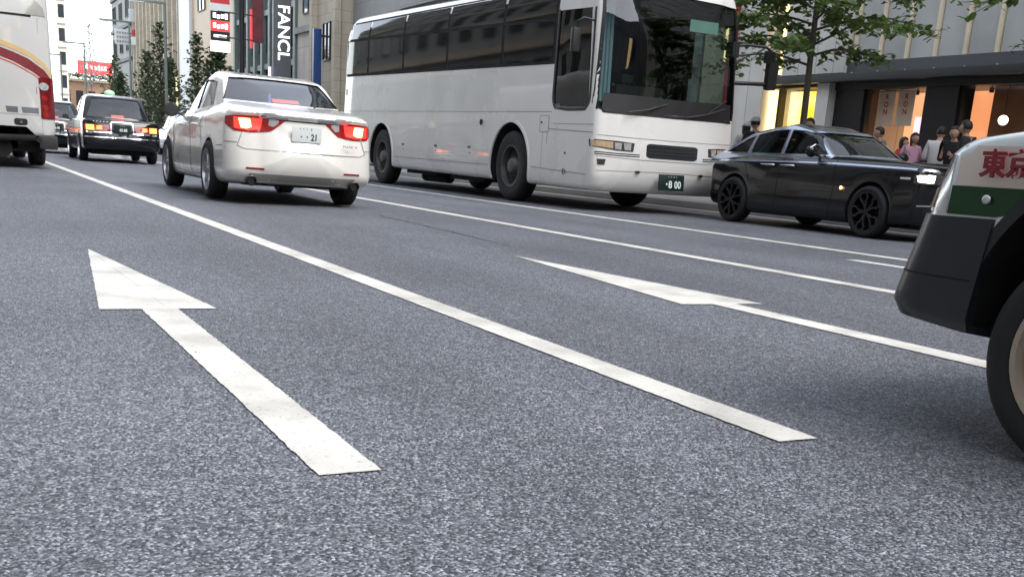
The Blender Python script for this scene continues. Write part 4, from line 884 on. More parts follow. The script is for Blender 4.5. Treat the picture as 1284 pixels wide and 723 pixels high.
# ---- touring coach cut off by the left edge (rear view)
def left_coach():
    root = empty('coach', (21.83, -.56, 0), 0)
    tag(root, 'white touring coach seen from behind with a maroon and gold swoosh, cut off at left', 'bus')
    body = shell(L=11.5, rear=[(.4, .05), (.6, 0), (1.6, .0), (2.6, .04), (3.2, .16), (3.4, .3)], front=[(.4, .1), (3.4, .3)], top=3.42, bot=[(0, .58), (1.5, .46), (2.2, .34), (11.5, .33)],
                 W=[(0, 1.24), (.4, 1.265), (11.5, 1.265)], side=[(.3, 1), (2.2, 1), (3.0, .97), (3.42, .88)], ey=.05, ez=.10, pr=.10, pf=.2, pe=5, r=.08, nu=50, nk=96)
    o = shellobj('body', body, ['buswhite2', 'under'], root); bv = bvh_of(o)
    cut = [arch(x, .52, .62, s*.8, s*1.5) for x in (2.75, 9) for s in (1, -1)]
    eng = prism_x([(-.95, .3), (-.88, .62), (-.75, .74), (.75, .74), (.88, .62), (.95, .3)], -1, .9); cut.append(eng)
    boolcut(o, cut)
    rr = rear_ray()
    m = MB(); patch(m, bv, rr, [(-1.13, 2.80), (-1.0, 2.92), (-.6, 2.96), (0, 2.97), (.6, 2.96), (1.0, 2.92), (1.13, 2.80)], [(-1.16, 2.66), (-.6, 2.66), (0, 2.66), (.6, 2.66), (1.16, 2.66)], .01, .04, 40, 6)
    m.build('window_hood', pm('grey_window_hood', (.30, .30, .27), .25, coat=1), root, smooth=50)
    band(root, 'hood_underline', bv, rr, [(-.92, 2.645), (0, 2.65), (.92, 2.645)], 'under', .045, .006)  # black strip along the lower edge of the window hood
    m = MB(); patch(m, bv, rr, [(-1.0, 3.32), (1.0, 3.32)], [(-1.05, 3.05), (1.05, 3.05)], .004, .01, 20, 6); 
    text('lettering', '863021', .17, 'txtgrey', root, frame((-.01+.13, -.78, 3.02), (0, -1, 0), (0, 0, 1)), .003, sx=1.1)
    A = [(-1.26, 1.50), (-1.1, 1.72), (-.85, 1.89), (-.6, 1.99), (-.3, 2.08), (0, 2.14), (.5, 2.16), (1.2, 2.1)]
    def off(pl, d): return [(y, z+d) for y, z in pl]
    m = MB(); patch(m, bv, rr, off(A, .02), [(-1.26, 1.40), (-1.15, 1.52), (-.9, 1.70), (-.6, 1.85), (-.3, 1.95), (0, 2.02), (.5, 2.05), (1.2, 2.0)], .006, .009, 90, 3); m.build('livery_swoosh', pm('maroon_vinyl', (.16, .02, .025), .3, coat=.6), root, smooth=50)
    m = MB(); patch(m, bv, rr, off(A, .15), off(A, .06), .006, .009, 90, 3); m.build('livery_swoosh', pm('gold_vinyl', (.50, .36, .17), .3, coat=.6), root, smooth=50)
    m = MB(); strip(m, bv, rr, off([(-1.26, 1.38), (-1.15, 1.50), (-.9, 1.68), (-.6, 1.83), (-.3, 1.93), (0, 2.0), (1.2, 1.98)], -.02), .02, .006, .006, 90); m.build('livery_swoosh', pm('red_vinyl', (.5, .08, .05), .3, coat=.6), root, smooth=50)
    for s in (1, -1):
        ar = axis_ray(.8)
        a0, a1 = 53, 66
        m = MB(); patch(m, bv, ar, [(a0*s, 1.60), (56*s, 1.62), (a1*s, 1.60)], [(a0*s, .90), (56*s, .89), (a1*s, .90)], .008, .03, 12, 12); t = m.build('tail_lamp', 'darkred', root, smooth=50)
        for z, r_, mt in ((1.46, 3.2, 'clearlens'), (1.26, 2.0, 'redlens'), (1.10, 2.0, 'redlens'), (.97, 2.0, 'redlens')):
            m = MB(); ring = [(s*(56+r_*math.cos(a)), z+r_*.021*math.sin(a)) for a in [math.pi*k/12 for k in range(13)]]; ring2 = [(s*(56+r_*math.cos(a)), z-r_*.021*math.sin(a)) for a in [math.pi*k/12 for k in range(13)]]
            patch(m, bv, ar, ring, ring2, .014, .008, 12, 4); m.build('lamp_lens', mt, t, smooth=50)
        band(root, 'panel_gap', bv, rr, [(s*1.02, 2.62), (s*1.02, .60)], 'txtgrey', .010)
        for x in (2.75, 9): make_wheel(root, x, s*1.07, .50, .30, .29, 'truck', 'buswheel', s)
        m = MB(); patch(m, bv, rr, [(s*.97, 1.08), (s*.68, 1.08)], [(s*.97, .98), (s*.70, .98)], .004, .01, 6, 3); m.build('grille_slot', pm('grey_slot', (.12, .13, .14), .4), root)
        m = MB(); patch(m, bv, rr, [(s*.62, 1.08), (s*.42, 1.08)], [(s*.62, .98), (s*.44, .98)], .004, .01, 6, 3); m.build('grille_slot', pm('grey_slot2', (.10, .11, .12), .4), root)
    band(root, 'panel_gap', bv, rr, [(-1.0, .95), (1.0, .95)], 'txtgrey', .012)
    band(root, 'panel_gap', bv, rr, [(-1.2, 1.0), (1.2, 1.0)], 'txtgrey', .008) if False else None
    m = MB(); patch(m, bv, rr, [(-.77, .86), (-.74, .88), (-.58, .88), (-.55, .86)], [(-.77, .79), (-.74, .765), (-.58, .765), (-.55, .79)], .006, .02, 12, 5); k = m.build('tow_eye_cover', 'blackpl', root, smooth=50)
    m = MB(); m.lathe([(.03, 0), (.025, -.02), (.001, -.02)], 14, 'x', (-.0, -.66, .82)); m.build('camera_lens', 'chrome', k)
    m = MB(); m.box(.3, 2.0, -1.0, 1.0, .30, .75); m.tube([(.1, -.9, .55), (.1, .9, .50)], .06, 10); m.tube([(.2, -.35, .35), (.6, -.35, .4)], .16, 12); m.tube([(0, -.95, .52), (.9, -.95, .52)], .05); m.box(.3, 10.8, -.6, .6, .35, .7); m.build('engine_bay', 'under', root)
    m = MB(); patch(m, bv, axis_ray(.8), [(48, .58), (60, .58), (80, .5)], [(48, .60), (60, .60), (80, .60)], .002, .01, 6, 2)
    for s in (1, -1):
        m = MB(); m.box(.06, .5, *sorted((s*1.27, s*.95)), .36, .60); m.build('bumper_skirt', 'blackpl', root, bevel=.04)
left_coach()

# ---- cars further on
t2 = black_taxi((38.2, -3.15, 0), R(-.7), 1.15, lamp=False); t2.name = 'saloon_car'
tag(t2, 'dark saloon with lit rear lamps half hidden behind the touring coach at left', 'car')
def plain_saloon(name, loc, rz, sc, paint, label):
    root = empty(name, loc, rz, sc); tag(root, label, 'car')
    o, bv = crown_body(root, paint); crown_cabin(root, paint)
    for s in (1, -1):
        m = MB(); patch(m, bv, rear_ray(), [(s*.45, .80), (s*.78, .80)], [(s*.45, .67), (s*.78, .67)], .008, .02, 8, 4); m.build('tail_lamp', 'redlens', root)
        m = MB(); patch(m, bv, front_ray(5), [(s*.5, .76), (s*.78, .76)], [(s*.5, .64), (s*.78, .64)], .008, .02, 8, 4); m.build('headlamp', 'clearlens', root)
        mirror(root, 3.0, s*.78, .98, s, 'blackpl', .16, .1)
        for x in (1.02, 3.72): make_wheel(root, x, s*.745, .31, .185, .2, 'alloy', 'alloy', s)
    return root
plain_saloon('saloon_car', (46, -9.3, 0), math.pi*0, 1.2, 'bright', 'pale blue-grey saloon glimpsed between the black taxi and the white saloon')

# ------------------------------------------------------------------ buildings
M['granite'] = gridmat('black_granite_cladding', (.014, .014, .015), (.006, .006, .006), 1.2, .9, .008, .3)
M['greypanel'] = pm('grey_glass_panel', (.52, .53, .505), .35, spec=.5, var=.3, scale=.6)
M['fin'] = pm('champagne_fin', (.78, .68, .50), .4)
M['whitepanel'] = gridmat('off_white_panels', (.66, .65, .60), (.3, .3, .28), .62, 6, .012, .5)
M['beigestone'] = gridmat('beige_stone_blocks', (.52, .46, .35), (.3, .26, .2), 1.1, .6, .012, .7, .5)
M['greystone'] = gridmat('grey_stone_blocks', (.30, .30, .29), (.17, .17, .17), 1.4, .9, .012, .6, .5)
M['creamwall'] = gridmat('cream_wall', (.58, .55, .47), (.35, .33, .28), 2.5, 3.2, .02, .7)
M['goldwall'] = pm('golden_brown_cladding', (.38, .21, .06), .4, var=.5, scale=.35)
M['brownwall'] = gridmat('brown_brick_wall', (.26, .17, .11), (.14, .10, .07), .9, .5, .02, .8, .5)
M['brightwall'] = pm('white_painted_wall', (.80, .80, .78), .5, var=.05)
M['darkgrey'] = pm('dark_grey_cladding', (.09, .09, .10), .45, var=.2, scale=.4)
M['greenglass'] = pm('green_grey_glazing', (.13, .17, .155), .12, spec=.7, var=.4, scale=.3)
M['winglass'] = pm('office_window_glass', (.03, .036, .04), .06, spec=.8, var=.5, scale=.3)
M['winbright'] = pm('sky_tinted_window', (.35, .42, .48), .05, spec=.8, metal=.4)  # pale blue sky reflection put into the glass colour
M['beam'] = pm('dark_lintel', (.018, .018, .016), .5)
M['frame'] = pm('dark_window_frame', (.02, .02, .02), .4)
M['yellowlit'] = emis('yellow_lit_window', (1, .60, .02), 1.0, (1, .80, .40), 1.1)
M['peachlit'] = emis('peach_glowing_wall', (.85, .33, .14), .62, (1, .60, .30), .7)  # room light put into the wall, which glows by itself
M['globelit'] = emis('white_globe_lamp', (1, .88, .68), 4)
M['warmlit'] = emis('warm_strip_light', (1, .70, .28), 1.6)
M['pinklit'] = emis('pink_lit_screen', (1, .55, .75), 1.0)
M['palelit'] = emis('pale_yellow_lit_window', (.9, .85, .45), 1.1, (.5, .5, .3), 1.5)
M['whitelit'] = emis('white_backlit_sign', (1, 1, 1), 1.2)
M['redsign'] = emis('red_backlit_sign', (1, .06, .06), .35)
M['redsoft'] = pm('red_sign_face', (.55, .03, .04), .4)
M['blacksign'] = pm('black_sign_face', (.01, .01, .01), .4)
M['bluesign'] = pm('blue_sign_face', (.02, .07, .22), .3)
M['shopback'] = pm('shop_room_brown', (.26, .14, .08), .7, var=.3, scale=2)
M['banner'] = pm('sand_banner_cloth', (.85, .68, .52), .9)

def block(root, name, x0, x1, y0, y1, z0, z1, mat, bevel=0):
    m = MB(); m.box(x0, x1, y0, y1, z0, z1); return m.build(name, mat, root, bevel=bevel)
def facade(label, x0, x1, face, depth, h, wall, cat='building', floors=3.6, bay=2.4, ww=1.5, wh=1.9, z0=4.2, glass='winglass', s=1, band_m=None, piers=False, maxw=90, name='building'):
    """street building whose front lies on y = face and looks towards s*y"""
    root = empty(name, ((x0+x1)/2, face, SIDE)); tag(root, label, cat)
    hx = (x1-x0)/2; block(root, 'wall', -hx, hx, min(0, -s*depth), max(0, -s*depth), -.1, h, wall)
    n = 0; z = z0; W0 = MB()
    while z+wh < h and n < maxw:
        nb = max(1, int((x1-x0-.6)/bay)); g = (x1-x0)/nb
        for i in range(nb):
            cx = -hx+g*(i+.5); yy = s*.03
            if n < maxw:
                w_ = block(root, 'window', cx-ww/2, cx+ww/2, min(0, yy)+s*.002, max(0, yy)+s*.002, z, z+wh, glass)
                f = MB()
                for a, b, c, d in ((cx-ww/2-.06, cx-ww/2, z-.06, z+wh+.06), (cx+ww/2, cx+ww/2+.06, z-.06, z+wh+.06), (cx-ww/2, cx+ww/2, z+wh, z+wh+.06), (cx-ww/2, cx+ww/2, z-.06, z), (cx-.025, cx+.025, z, z+wh)):
                    f.box(a, b, min(0, s*.09)+s*.004, max(0, s*.09)+s*.004, c, d)
                f.build('window_frame', 'frame', w_); n += 1
        if band_m:
            block(root, 'floor_band', -hx, hx, min(s*.001, s*.22), max(s*.001, s*.22), z-1.1, z-.75, band_m)
        z += floors
    if piers:
        nb = max(1, int((x1-x0-.6)/bay)); g = (x1-x0)/nb
        for i in range(nb+1):
            cx = -hx+g*i; block(root, 'pier', cx-.22, cx+.22, min(s*.003, s*.35), max(s*.003, s*.35), 0, h-.4, piers)
    block(root, 'parapet', -hx-.05, hx+.05, min(-s*.3, s*.3), max(-s*.3, s*.3), h+.002, h+.5, wall)
    return root

def glasspane(root, x0, x1, y, z0, z1):
    m = MB(); m.add([(x0, y, z0), (x0, y, z1), (x1, y, z1), (x1, y, z0)], [(0, 1, 2, 3)]); return m.build('shop_glass', 'shopglass', root)
# --- department store with the black ground floor and finned glass (right)
def store():
    F = FAC; root = empty('shop_building', (6, F, SIDE)); tag(root, 'large store with grey finned cladding above black granite and lit shop windows', 'shop')
    X = lambda x: x-6
    b = lambda n, x0, x1, y0, y1, z0, z1, m_, bev=0: block(root, n, X(x0), X(x1), y0, y1, z0-SIDE, z1-SIDE, m_, bev)
    b('wall', -22, 26.0, -14, -2.6, 0, 22, 'darkgrey')
    b('ceiling_slab', -22, 24.4, -2.6, -.02, 3.0, 3.5, 'darkgrey')
    b('upper_wall', -22, 20.4, -2.6, -.25, 3.5, 22, 'darkgrey')
    # black piers, cornice
    for x0, x1 in ((19.72, 20.65), (16.95, 17.86), (12.6, 13.5), (8.2, 9.1), (3.9, 4.8), (-.6, .4), (-6, -5), (-12, -11)): b('pier', x0, x1, -.5, 0, 0, 2.999, 'granite')
    b('cornice', -22, 22.7, -.3, .42, 3.02, 3.20, 'blackpl', .01); b('lintel', -22, 20.65, -.28, .05, 2.86, 3.017, 'beam'); b('lintel', 21.1, 23.2, -.28, .06, 2.95, 3.25, 'beam')
    # glass panels and projecting fins
    xs = [20.32-.815*k for k in range(0, 40)]
    for i, x in enumerate(xs):
        b('fin', x-.035, x+.035, -.24, -.07, 3.205, 14, 'fin')
        if i < 39:
            b('cladding_panel', x-.815+.07, x-.07, -.24, -.14, 3.203, 14, 'greypanel')
            p = b('uplight', x-.43, x-.41, .30, .33, 3.202, 3.225, 'platew')
    # off-white panelled bay, red stripe, beige edge
    b('white_bay', 20.42, 22.62, -2.5, .10, 3.26, 22, 'whitepanel'); b('white_bay', 23.12, 24.36, -2.55, .28, 0, 22, 'whitepanel'); b('light_strip', 22.70, 22.80, -.2, .06, 3.3, 9, 'warmlit'); b('bay_recess', 22.62, 23.10, -2.4, -.02, 3.52, 22, 'beigestone')
    b('white_pier', 20.67, 21.10, -2.5, .22, 0, 3.05, 'whitepanel'); b('red_stripe', 24.38, 24.62, -2, .40, 0, 22, 'redsoft'); b('stone_bay', 24.64, 25.98, -2.5, .15, 0, 22, 'beigestone'); b('light_strip', 24.85, 25.0, .152, .20, 3.7, 5.2, 'warmlit')
    # yellow lit window with dark mullion and thin trim
    b('yellow_window', 21.12, 23.08, -.9, -.7, .35, 2.94, 'yellowlit'); b('window_sill', 21.12, 23.08, -.9, .05, 0, .34, 'beam'); b('mullion', 22.68, 22.76, -.2, 0, .35, 2.94, 'frame'); b('window_trim', 23.0, 23.08, -.2, .05, .35, 2.94, 'warmlit')
    glasspane(root, X(21.12), X(23.0), -.2, .35-SIDE, 2.94-SIDE)
    # shop rooms
    for i, (x0, x1) in enumerate(((17.86, 19.72), (13.5, 16.95), (9.1, 12.6), (4.8, 8.2), (.4, 3.9))):
        if i == 0: b('shop_room', -22, 20.9, -2.58, -2.5, .0, 2.999, 'peachlit'); b('shop_room_side', 20.9, 20.98, -2.5, -.55, 0, 2.999, 'shopback')
        else: b('shop_partition', x0+.1, x0+(x1-x0)*.55 if i > 1 else 17.2, -1.5, -1.42, .0, 2.99, 'shopback')
        b('window_sill', x0, x1, -.2, .02, 0, .3, 'granite')
        glasspane(root, X(x0), X(x1), -.15, .3-SIDE, 2.85-SIDE)
        b('window_frame', x0, x0+.06, -.2, -.08, .3, 2.85, 'frame'); b('window_frame', x1-.06, x1, -.2, -.08, .3, 2.85, 'frame')
        for k in range(4):
            m = MB(); x = X(x0+(x1-x0)*(k+.5)/4); m.tube([(x, -.5, 2.999-SIDE), (x, -.5, 2.86-SIDE)], .015, 6); m.lathe([(.045, .06), (.05, -.05), (.001, -.05)], 10, 'z', (x, -.5, 2.80-SIDE)); m.build('spotlight', 'blackpl', root)
    return root
M['shopglass'] = glassmat('shop_window_glass', (.9, .9, .9), 1.35)
store()
def hung_banner(x0, x1, n, label):
    r = empty('banner', ((x0+x1)/2, FAC-.35, 0)); tag(r, label, 'banner')
    h = (x1-x0)/2; block(r, 'cloth', -h, h, -.008, .008, 2.05, 2.83, 'banner'); block(r, 'rail', -h-.02, h+.02, -.012, .012, 2.832, 2.85, 'frame')
    for k, ch in enumerate('RON'): text('lettering', ch, .17, 'redsoft', r, frame((.0, .011, 2.70-.17*k), (-1, 0, 0), (0, 0, 1)), .001, bold=.004)
hung_banner(19.05, 19.55, 0, 'sand-coloured banner with red letters in the shop window, nearer the yellow window'); hung_banner(18.46, 18.95, 1, 'sand-coloured banner with red letters in the shop window, nearer the pink screen')
def globe(x, y, z, r, label):
    m = MB(); m.ball((0, 0, 0), r, 12); o = m.build('globe_lamp', 'globelit', smooth=60); o.location = (x, y, z); tag(o, label, 'lamp')
    c = MB(); c.tube([(0, 0, r*.9), (0, 0, 3.0-z)], .008, 6); c.build('cord', 'frame', o)
globe(18.0, FAC-.5, 2.22, .12, 'round white globe lamp beside the pink screen in the shop window'); globe(18.14, FAC-.45, 2.12, .09, 'small white globe lamp hanging just below a bigger one'); globe(16.1, FAC-.5, 2.18, .10, 'single white globe lamp in the right-hand orange shop window')
m = MB(); m.box(-.11, .11, -.03, .03, 1.2, 2.25); o = m.build('screen', 'pinklit'); o.location = (18.28, FAC-.4, 0); tag(o, 'tall narrow pink lit screen in the shop window', 'screen')
m = MB(); m.box(-.17, .17, -.02, .02, 1.1, 1.85); o = m.build('poster', emis('orange_red_poster', (1, .12, .03), 1.2, (1, .5, .3), 5)); o.location = (17.98, FAC-.7, 0); tag(o, 'orange and red poster beneath the globe lamps', 'poster')

# --- street beyond the store
facade('grey stone office block behind the white coach', 26.3, 50, FAC, 14, 24, 'greystone', band_m='greystone', z0=4.6)
facade('beige stone building with round columns behind the coach tail', 58.4, 62.6, FAC+.3, 14, 26, 'beigestone', bay=3.5, ww=1.2, z0=5.4, piers='beigestone')
facade('grey building with an upper window tinted like reflected sky and cream base', 62.7, 67.4, FAC, 14, 27, 'creamwall', bay=3.6, ww=2.0, wh=1.6, z0=8.3, floors=4.2, glass='winbright', band_m='greystone')
facade('dull grey stone building between the office block and the columns', 50.3, 58.2, FAC-.4, 14, 23, 'greystone', z0=5)
facade('green-grey glazed building with vertical posts behind the banner pole', 67.7, 83.5, FAC-.2, 14, 28, 'greenglass', bay=1.7, ww=1.1, wh=2.6, z0=3.2, floors=3.4, glass='winglass', band_m='postgreen', piers='postgreen')
facade('golden brown clad building with a plain lower wall', 84, 99.2, FAC, 14, 26, 'goldwall', bay=5, ww=2.6, wh=1.2, z0=11, floors=5)
facade('narrow bright white building beside the golden one', 99.5, 104.3, FAC+.25, 14, 26, 'brightwall', bay=5, ww=.7, wh=1, z0=14)
facade('tall beige ribbed building beyond the white one', 104.6, 131, FAC, 14, 30, 'beigestone', bay=2.2, ww=.9, wh=2.4, z0=9.5, floors=3.4, piers='beigestone')
facade('dark grey tower block at the far end with white sign boards', 131.4, 147, FAC+.4, 14, 34, 'darkgrey', bay=4, ww=2, wh=1.8, z0=10, band_m='blackpl')
m = MB(); m.box(-2.6, 2.6, 0, .2, 3.2, 6.2); o = m.build('shop_window', 'palelit'); o.location = (108.5, FAC+.02, 0); tag(o, 'pale yellow lit shop window beneath the beige ribbed building', 'window')
for k in range(3): block(o, 'mullion', -1.9+1.5*k, -1.8+1.5*k, .202, .3, 3.2, 6.2, 'frame')
# end of the street
r = empty('building', (196, -16.7, SIDE)); tag(r, 'tall cream building with stacked window bays closing the street at left', 'building')
block(r, 'wall', 0, 12, -1.75, 1.2, -.1, 40, 'creamwall'); block(r, 'pale_pier', -.4, -.002, -.3, 1.6, 0, 40, 'brightwall')
for k in range(9):
    f = block(r, 'window', -.05, -.002, -1.5, -.6, 4+3.6*k, 6+3.6*k, 'winglass'); block(r, 'floor_band', -.3, -.052, -1.75, -.35, 3.1+3.6*k, 3.6+3.6*k, 'creamwall')
r = empty('building', (200, -14.2, SIDE)); tag(r, 'pale white-grey tower rising behind the touring coach', 'building')
block(r, 'wall', 0, 14, -.6, 6, -.1, 45, 'whitepanel')
for k in range(10): block(r, 'window', -.05, -.002, .2, 1.2, 4+3.8*k, 6.4+3.8*k, 'winglass')
r = empty('building', (202, -23.0, SIDE)); tag(r, 'low brown brick building with planted roof at the end of the street', 'building')
block(r, 'wall', 0, 12, -5, 5.3, -.1, 9.1, 'brownwall'); block(r, 'roof', -.4, 12, -5.2, 5.4, 9.11, 9.5, 'beigestone')
for k in range(5): f = block(r, 'window', -.08, -.002, -4.2+2*k, -3.1+2*k, 5.2, 7.6, 'winglass'); block(r, 'window', -.08, -.002, -4.2+2*k, -3.1+2*k, 1.0, 3.8, 'winbright')
# roof-top red sign with white marks
r = empty('sign', (196, -22.6, 0)); tag(r, 'red roof-top sign board with white lettering far down the street', 'sign')
block(r, 'board', 0, .25, -2.7, 2.7, 10.2, 12.3, 'redsign')
for y, w_ in ((1.4, .55), (.6, .35), (-.1, .30), (-.6, .3), (-1.1, .3), (-1.6, .25)): block(r, 'lettering', -.04, -.002, y-w_/2, y+w_/2, 10.95, 11.6 if w_ < .5 else 11.8, 'whitelit')
for y in (-2, 0, 2): block(r, 'post', .05, .2, y-.08, y+.08, 9.6, 10.198, 'postgreen')
# projecting signs
def sign(label, x, y0, y1, z0, z1, mat, t=.22):
    r = empty('sign', (x, (y0+y1)/2, 0)); tag(r, label, 'sign'); h = abs(y1-y0)/2
    block(r, 'panel', 0, t, -h, h, z0, z1, mat, .015); block(r, 'bracket', .05, .17, -h-.25, -h, z0+.3, z0+.4, 'frame'); block(r, 'bracket', .05, .17, -h-.25, -h, z1-.4, z1-.3, 'frame'); return r
r = sign('tall grey projecting sign with vertical white lettering FANCL', 67.4, -19.1, -18.0, 3.4, 11.5, pm('grey_sign', (.13, .14, .14), .4))
text('lettering', 'FANCL', 1.02, 'whitelit', r, frame((-.003, -.06, 7.35), (0, 0, -1), (0, -1, 0)), .01, bold=.01)
m = MB(); m.box(0, .12, -.06, .06, 2.2, 5.3); o = m.build('light_tube', emis('violet_tube', (.55, .35, 1), 2.2)); o.location = (67.2, -17.75, 0); tag(o, 'slim violet light tube beside the grey vertical sign', 'light')
sign('narrow deep blue projecting sign by the beige columns', 60.6, -18.9, -18.45, 3.2, 7.1, 'bluesign')
r = sign('white sign board with rows of small black writing on the dark tower', 131, -18.9, -17.3, 10.5, 12.1, 'platew')
for k in range(3):
    for j in range(5): block(r, 'lettering', -.03, -.002, -.68+.28*j, -.50+.28*j, 10.72+.45*k, 10.92+.45*k, 'txtgrey')
sign('small red and white sign below the dark tower', 129, -19.5, -18.8, 11.4, 12.0, 'redsoft')
sign('small white illuminated sign high on the dark tower', 130, -19.4, -18.7, 12.9, 14.2, 'platew')
sign('sloping white sign board beside the red and white one', 128.5, -19.3, -18.7, 10.4, 11.2, 'brightwall')

# --- unseen buildings beside and behind the camera, added for reflections in paint and glass
facade('unseen stone office building across the street, added for reflections in the coach windows', 2, 34, 9.5, 12, 20, 'greystone', s=-1, band_m='beigestone', z0=4.4, bay=3, ww=1.8)
facade('unseen beige department store across the street, added for reflections in the white paint', -34, 1.4, 9.5, 12, 18, 'beigestone', s=-1, band_m='greystone', z0=4.4, bay=3, ww=1.9)
facade('unseen grey stone office building across from the touring coach, added for reflections', 36, 90, 9.8, 12, 22, 'greystone', s=-1, z0=4.4, bay=3.2, band_m='beigestone')
r = empty('building', (-38, -6, 0)); tag(r, 'unseen tall block with lit floors, added behind the camera to fill reflections', 'building')
block(r, 'wall', -12, 0, -26, 26, 0, 22, 'darkgrey')  # unseen block made wide to keep the bright sky gap out of reflections
for k in range(5):
    for j in range(8): block(r, 'window', .002, .06, -15+3.7*j, -12.4+3.7*j, 3.4+3.7*k, 5.9+3.7*k, 'warmlit' if (k*3+j*5) % 7 == 0 else 'winglass')
sheet('pavement', [rect(-60, 260, 6.6, 40)], SIDE, 'pave', thick=.12)

# ------------------------------------------------------------------ street furniture
def lamp_post(label, x, y, h, arm, grp='street lamps along the far kerb', mat='postgreen', r0=.11):
    o = empty('street_lamp', (x, y, SIDE)); tag(o, label, 'street lamp', grp)
    m = MB(); m.tube([(0, 0, 0), (0, 0, .5), (0, 0, .52), (0, 0, h)], [r0*1.5, r0*1.5, r0, r0*.75], 12); m.build('pole', mat, o, smooth=40)
    m = MB(); m.box(-.09, .09, -.1, arm, h-.05, h+.10); m.build('arm', mat, o, bevel=.02)
    m = MB(); m.box(-.16, .16, arm-.9, arm, h-.10, h-.052); m.build('lamp_head', 'platew', o); return o
lamp_post('grey-green street lamp with a flat arm, nearest of its row and tallest in view', 76.8, -13.3, 9.1, 2.2)
lamp_post('grey-green street lamp with a flat arm, second along, before the dark tower', 92.5, -13.3, 9.15, 2.2)
lamp_post('thin street lamp with a flat arm against the white sky', 124, -13.3, 9.5, 2.0)
lamp_post('most distant thin street lamp, beside the pale tower', 150, -13.3, 9.8, 2.0)
p = empty('banner_pole', (55.7, -13.3, SIDE)); tag(p, 'thick black pole carrying hanging banners on both sides', 'pole')
m = MB(); m.tube([(0, 0, 0), (0, 0, .6), (0, 0, .62), (0, 0, 14)], [.2, .2, .14, .12], 16); m.build('pole', 'postblack', p, smooth=40)
for z in (5.55, 6.7):
    m = MB(); m.tube([(0, -.62, z), (0, 1.15, z)], .035, 8); m.build('bracket', 'postblack', p)
r = empty('banner', (55.7, -12.72, 0)); tag(r, 'stack of red, black and white banner signs on the left of the black pole', 'banner')
for z0, z1, mt in ((4.98, 5.47, 'whitelit'), (5.48, 5.92, 'blacksign'), (5.93, 6.40, 'redsign'), (6.41, 6.83, 'blacksign'), (6.84, 7.18, 'platew'), (7.19, 8.6, 'redsoft')): 
    q = block(r, 'panel', 0, .05, 0, .93, z0, z1, mt)
    if mt in ('blacksign', 'redsign'):
        zc = (z0+z1)/2
        if z0 < 5.6: block(q, 'lettering', -.01, -.001, .15, .78, zc-.06, zc+.06, 'whitelit')
        else:
            for k in range(4): block(q, 'lettering', -.01, -.001, .10+.19*k, .24+.19*k, zc-.13+.03*(k % 2), zc+.13-.04*(k % 3), 'whitelit')
r = empty('banner', (55.7, -13.88, 0)); tag(r, 'narrow dark red banner on the right of the black pole', 'banner')
block(r, 'panel', 0, .05, -.5, .05, 5.58, 7.6, pm('dark_red_banner', (.13, .025, .03), .7, var=.6, scale=2)); block(r, 'edge', 0, .05, .052, .16, 5.3, 7.1, 'redsign')

# ------------------------------------------------------------------ trees
def leafy(mb, c, n, spread, size, rnd, droop=0, two=True):
    for _ in range(n):
        p = Vector((rnd.gauss(0, spread[0]), rnd.gauss(0, spread[1]), rnd.gauss(0, spread[2])))+c
        a = Euler((rnd.uniform(-.7, .7)+droop, rnd.uniform(-.7, .7), rnd.uniform(0, 6.28))).to_matrix(); s = size*rnd.uniform(.6, 1.25)
        mb.add([p+a@Vector(v)*s for v in ((-.5, 0, 0), (-.15, .30, .04), (.3, .24, .02), (.6, 0, -.08), (.3, -.24, .02), (-.15, -.30, .04))], [(0, 1, 2, 3), (0, 3, 4, 5)], rnd.choice((0, 0, 1)) if two else 0)
def broad_tree(label, x, y, seed, h=7.5, R0=2.15, zlow=2.55, leaves=34, zmax=6.5):
    rnd = random.Random(seed); o = empty('street_tree', (x, y, SIDE)); tag(o, label, 'tree', 'broadleaf trees along the far kerb')
    T = MB(); C = MB()
    lean = [(0, 0, 0), (.02, 0, .8), (-.02, .03, 1.7), (.04, 0, 2.6), (0, .05, 4.0), (.06, 0, 5.5), (.02, .05, h-.4)]
    T.tube(lean, [.085, .07, .062, .055, .045, .03, .012], 9)
    nb = 46
    for i in range(nb):
        t = i/nb; z = zlow+(zmax-zlow)*t; az = i*2.399+rnd.uniform(-.3, .3); L = R0*(1-.35*t)*rnd.uniform(.65, 1.15)
        d = Vector((math.cos(az), math.sin(az), 0)); p0 = Vector((0.02, .02, z)); pts = [p0]
        for k in range(1, 7):
            s = k/6; pts.append(p0+d*L*s+Vector((rnd.uniform(-.07, .07), rnd.uniform(-.07, .07), .45*L*math.sin(s*1.9)*.45-.34*s*s*L*.5)))
        T.tube(pts, [.022*(1-.8*k/6)+.003 for k in range(7)], 5)
        for k in range(2, 7):
            for s2 in range(5):
                b = pts[k-1].lerp(pts[k], rnd.random()); sd = Vector((-d.y, d.x, 0))*rnd.choice((-1, 1)); tip = b+(d*.5+sd*rnd.uniform(.3, 1)).normalized()*rnd.uniform(.18, .5)+Vector((0, 0, rnd.uniform(-.22, .04)))
                T.tube([b, tip], [.006, .003], 4, cap=False)
                for q in range(leaves//5):
                    leafy(C, b.lerp(tip, rnd.uniform(.2, 1.1)), 1, (.05, .05, .035), .14, rnd)
        leafy(C, pts[-1], 6, (.08, .08, .04), .14, rnd)
    T.build('trunk', 'bark', o, smooth=40); me = C.mesh('crown'); link('crown', me, ['leaf', 'leaf2'], o); return o
broad_tree('leafy street tree with layered branches rising behind the black limousine', 15.5, -13.95, 5)
broad_tree('leafy street tree whose branch tip enters at the top right corner', 9.0, -13.7, 11, R0=2.0)
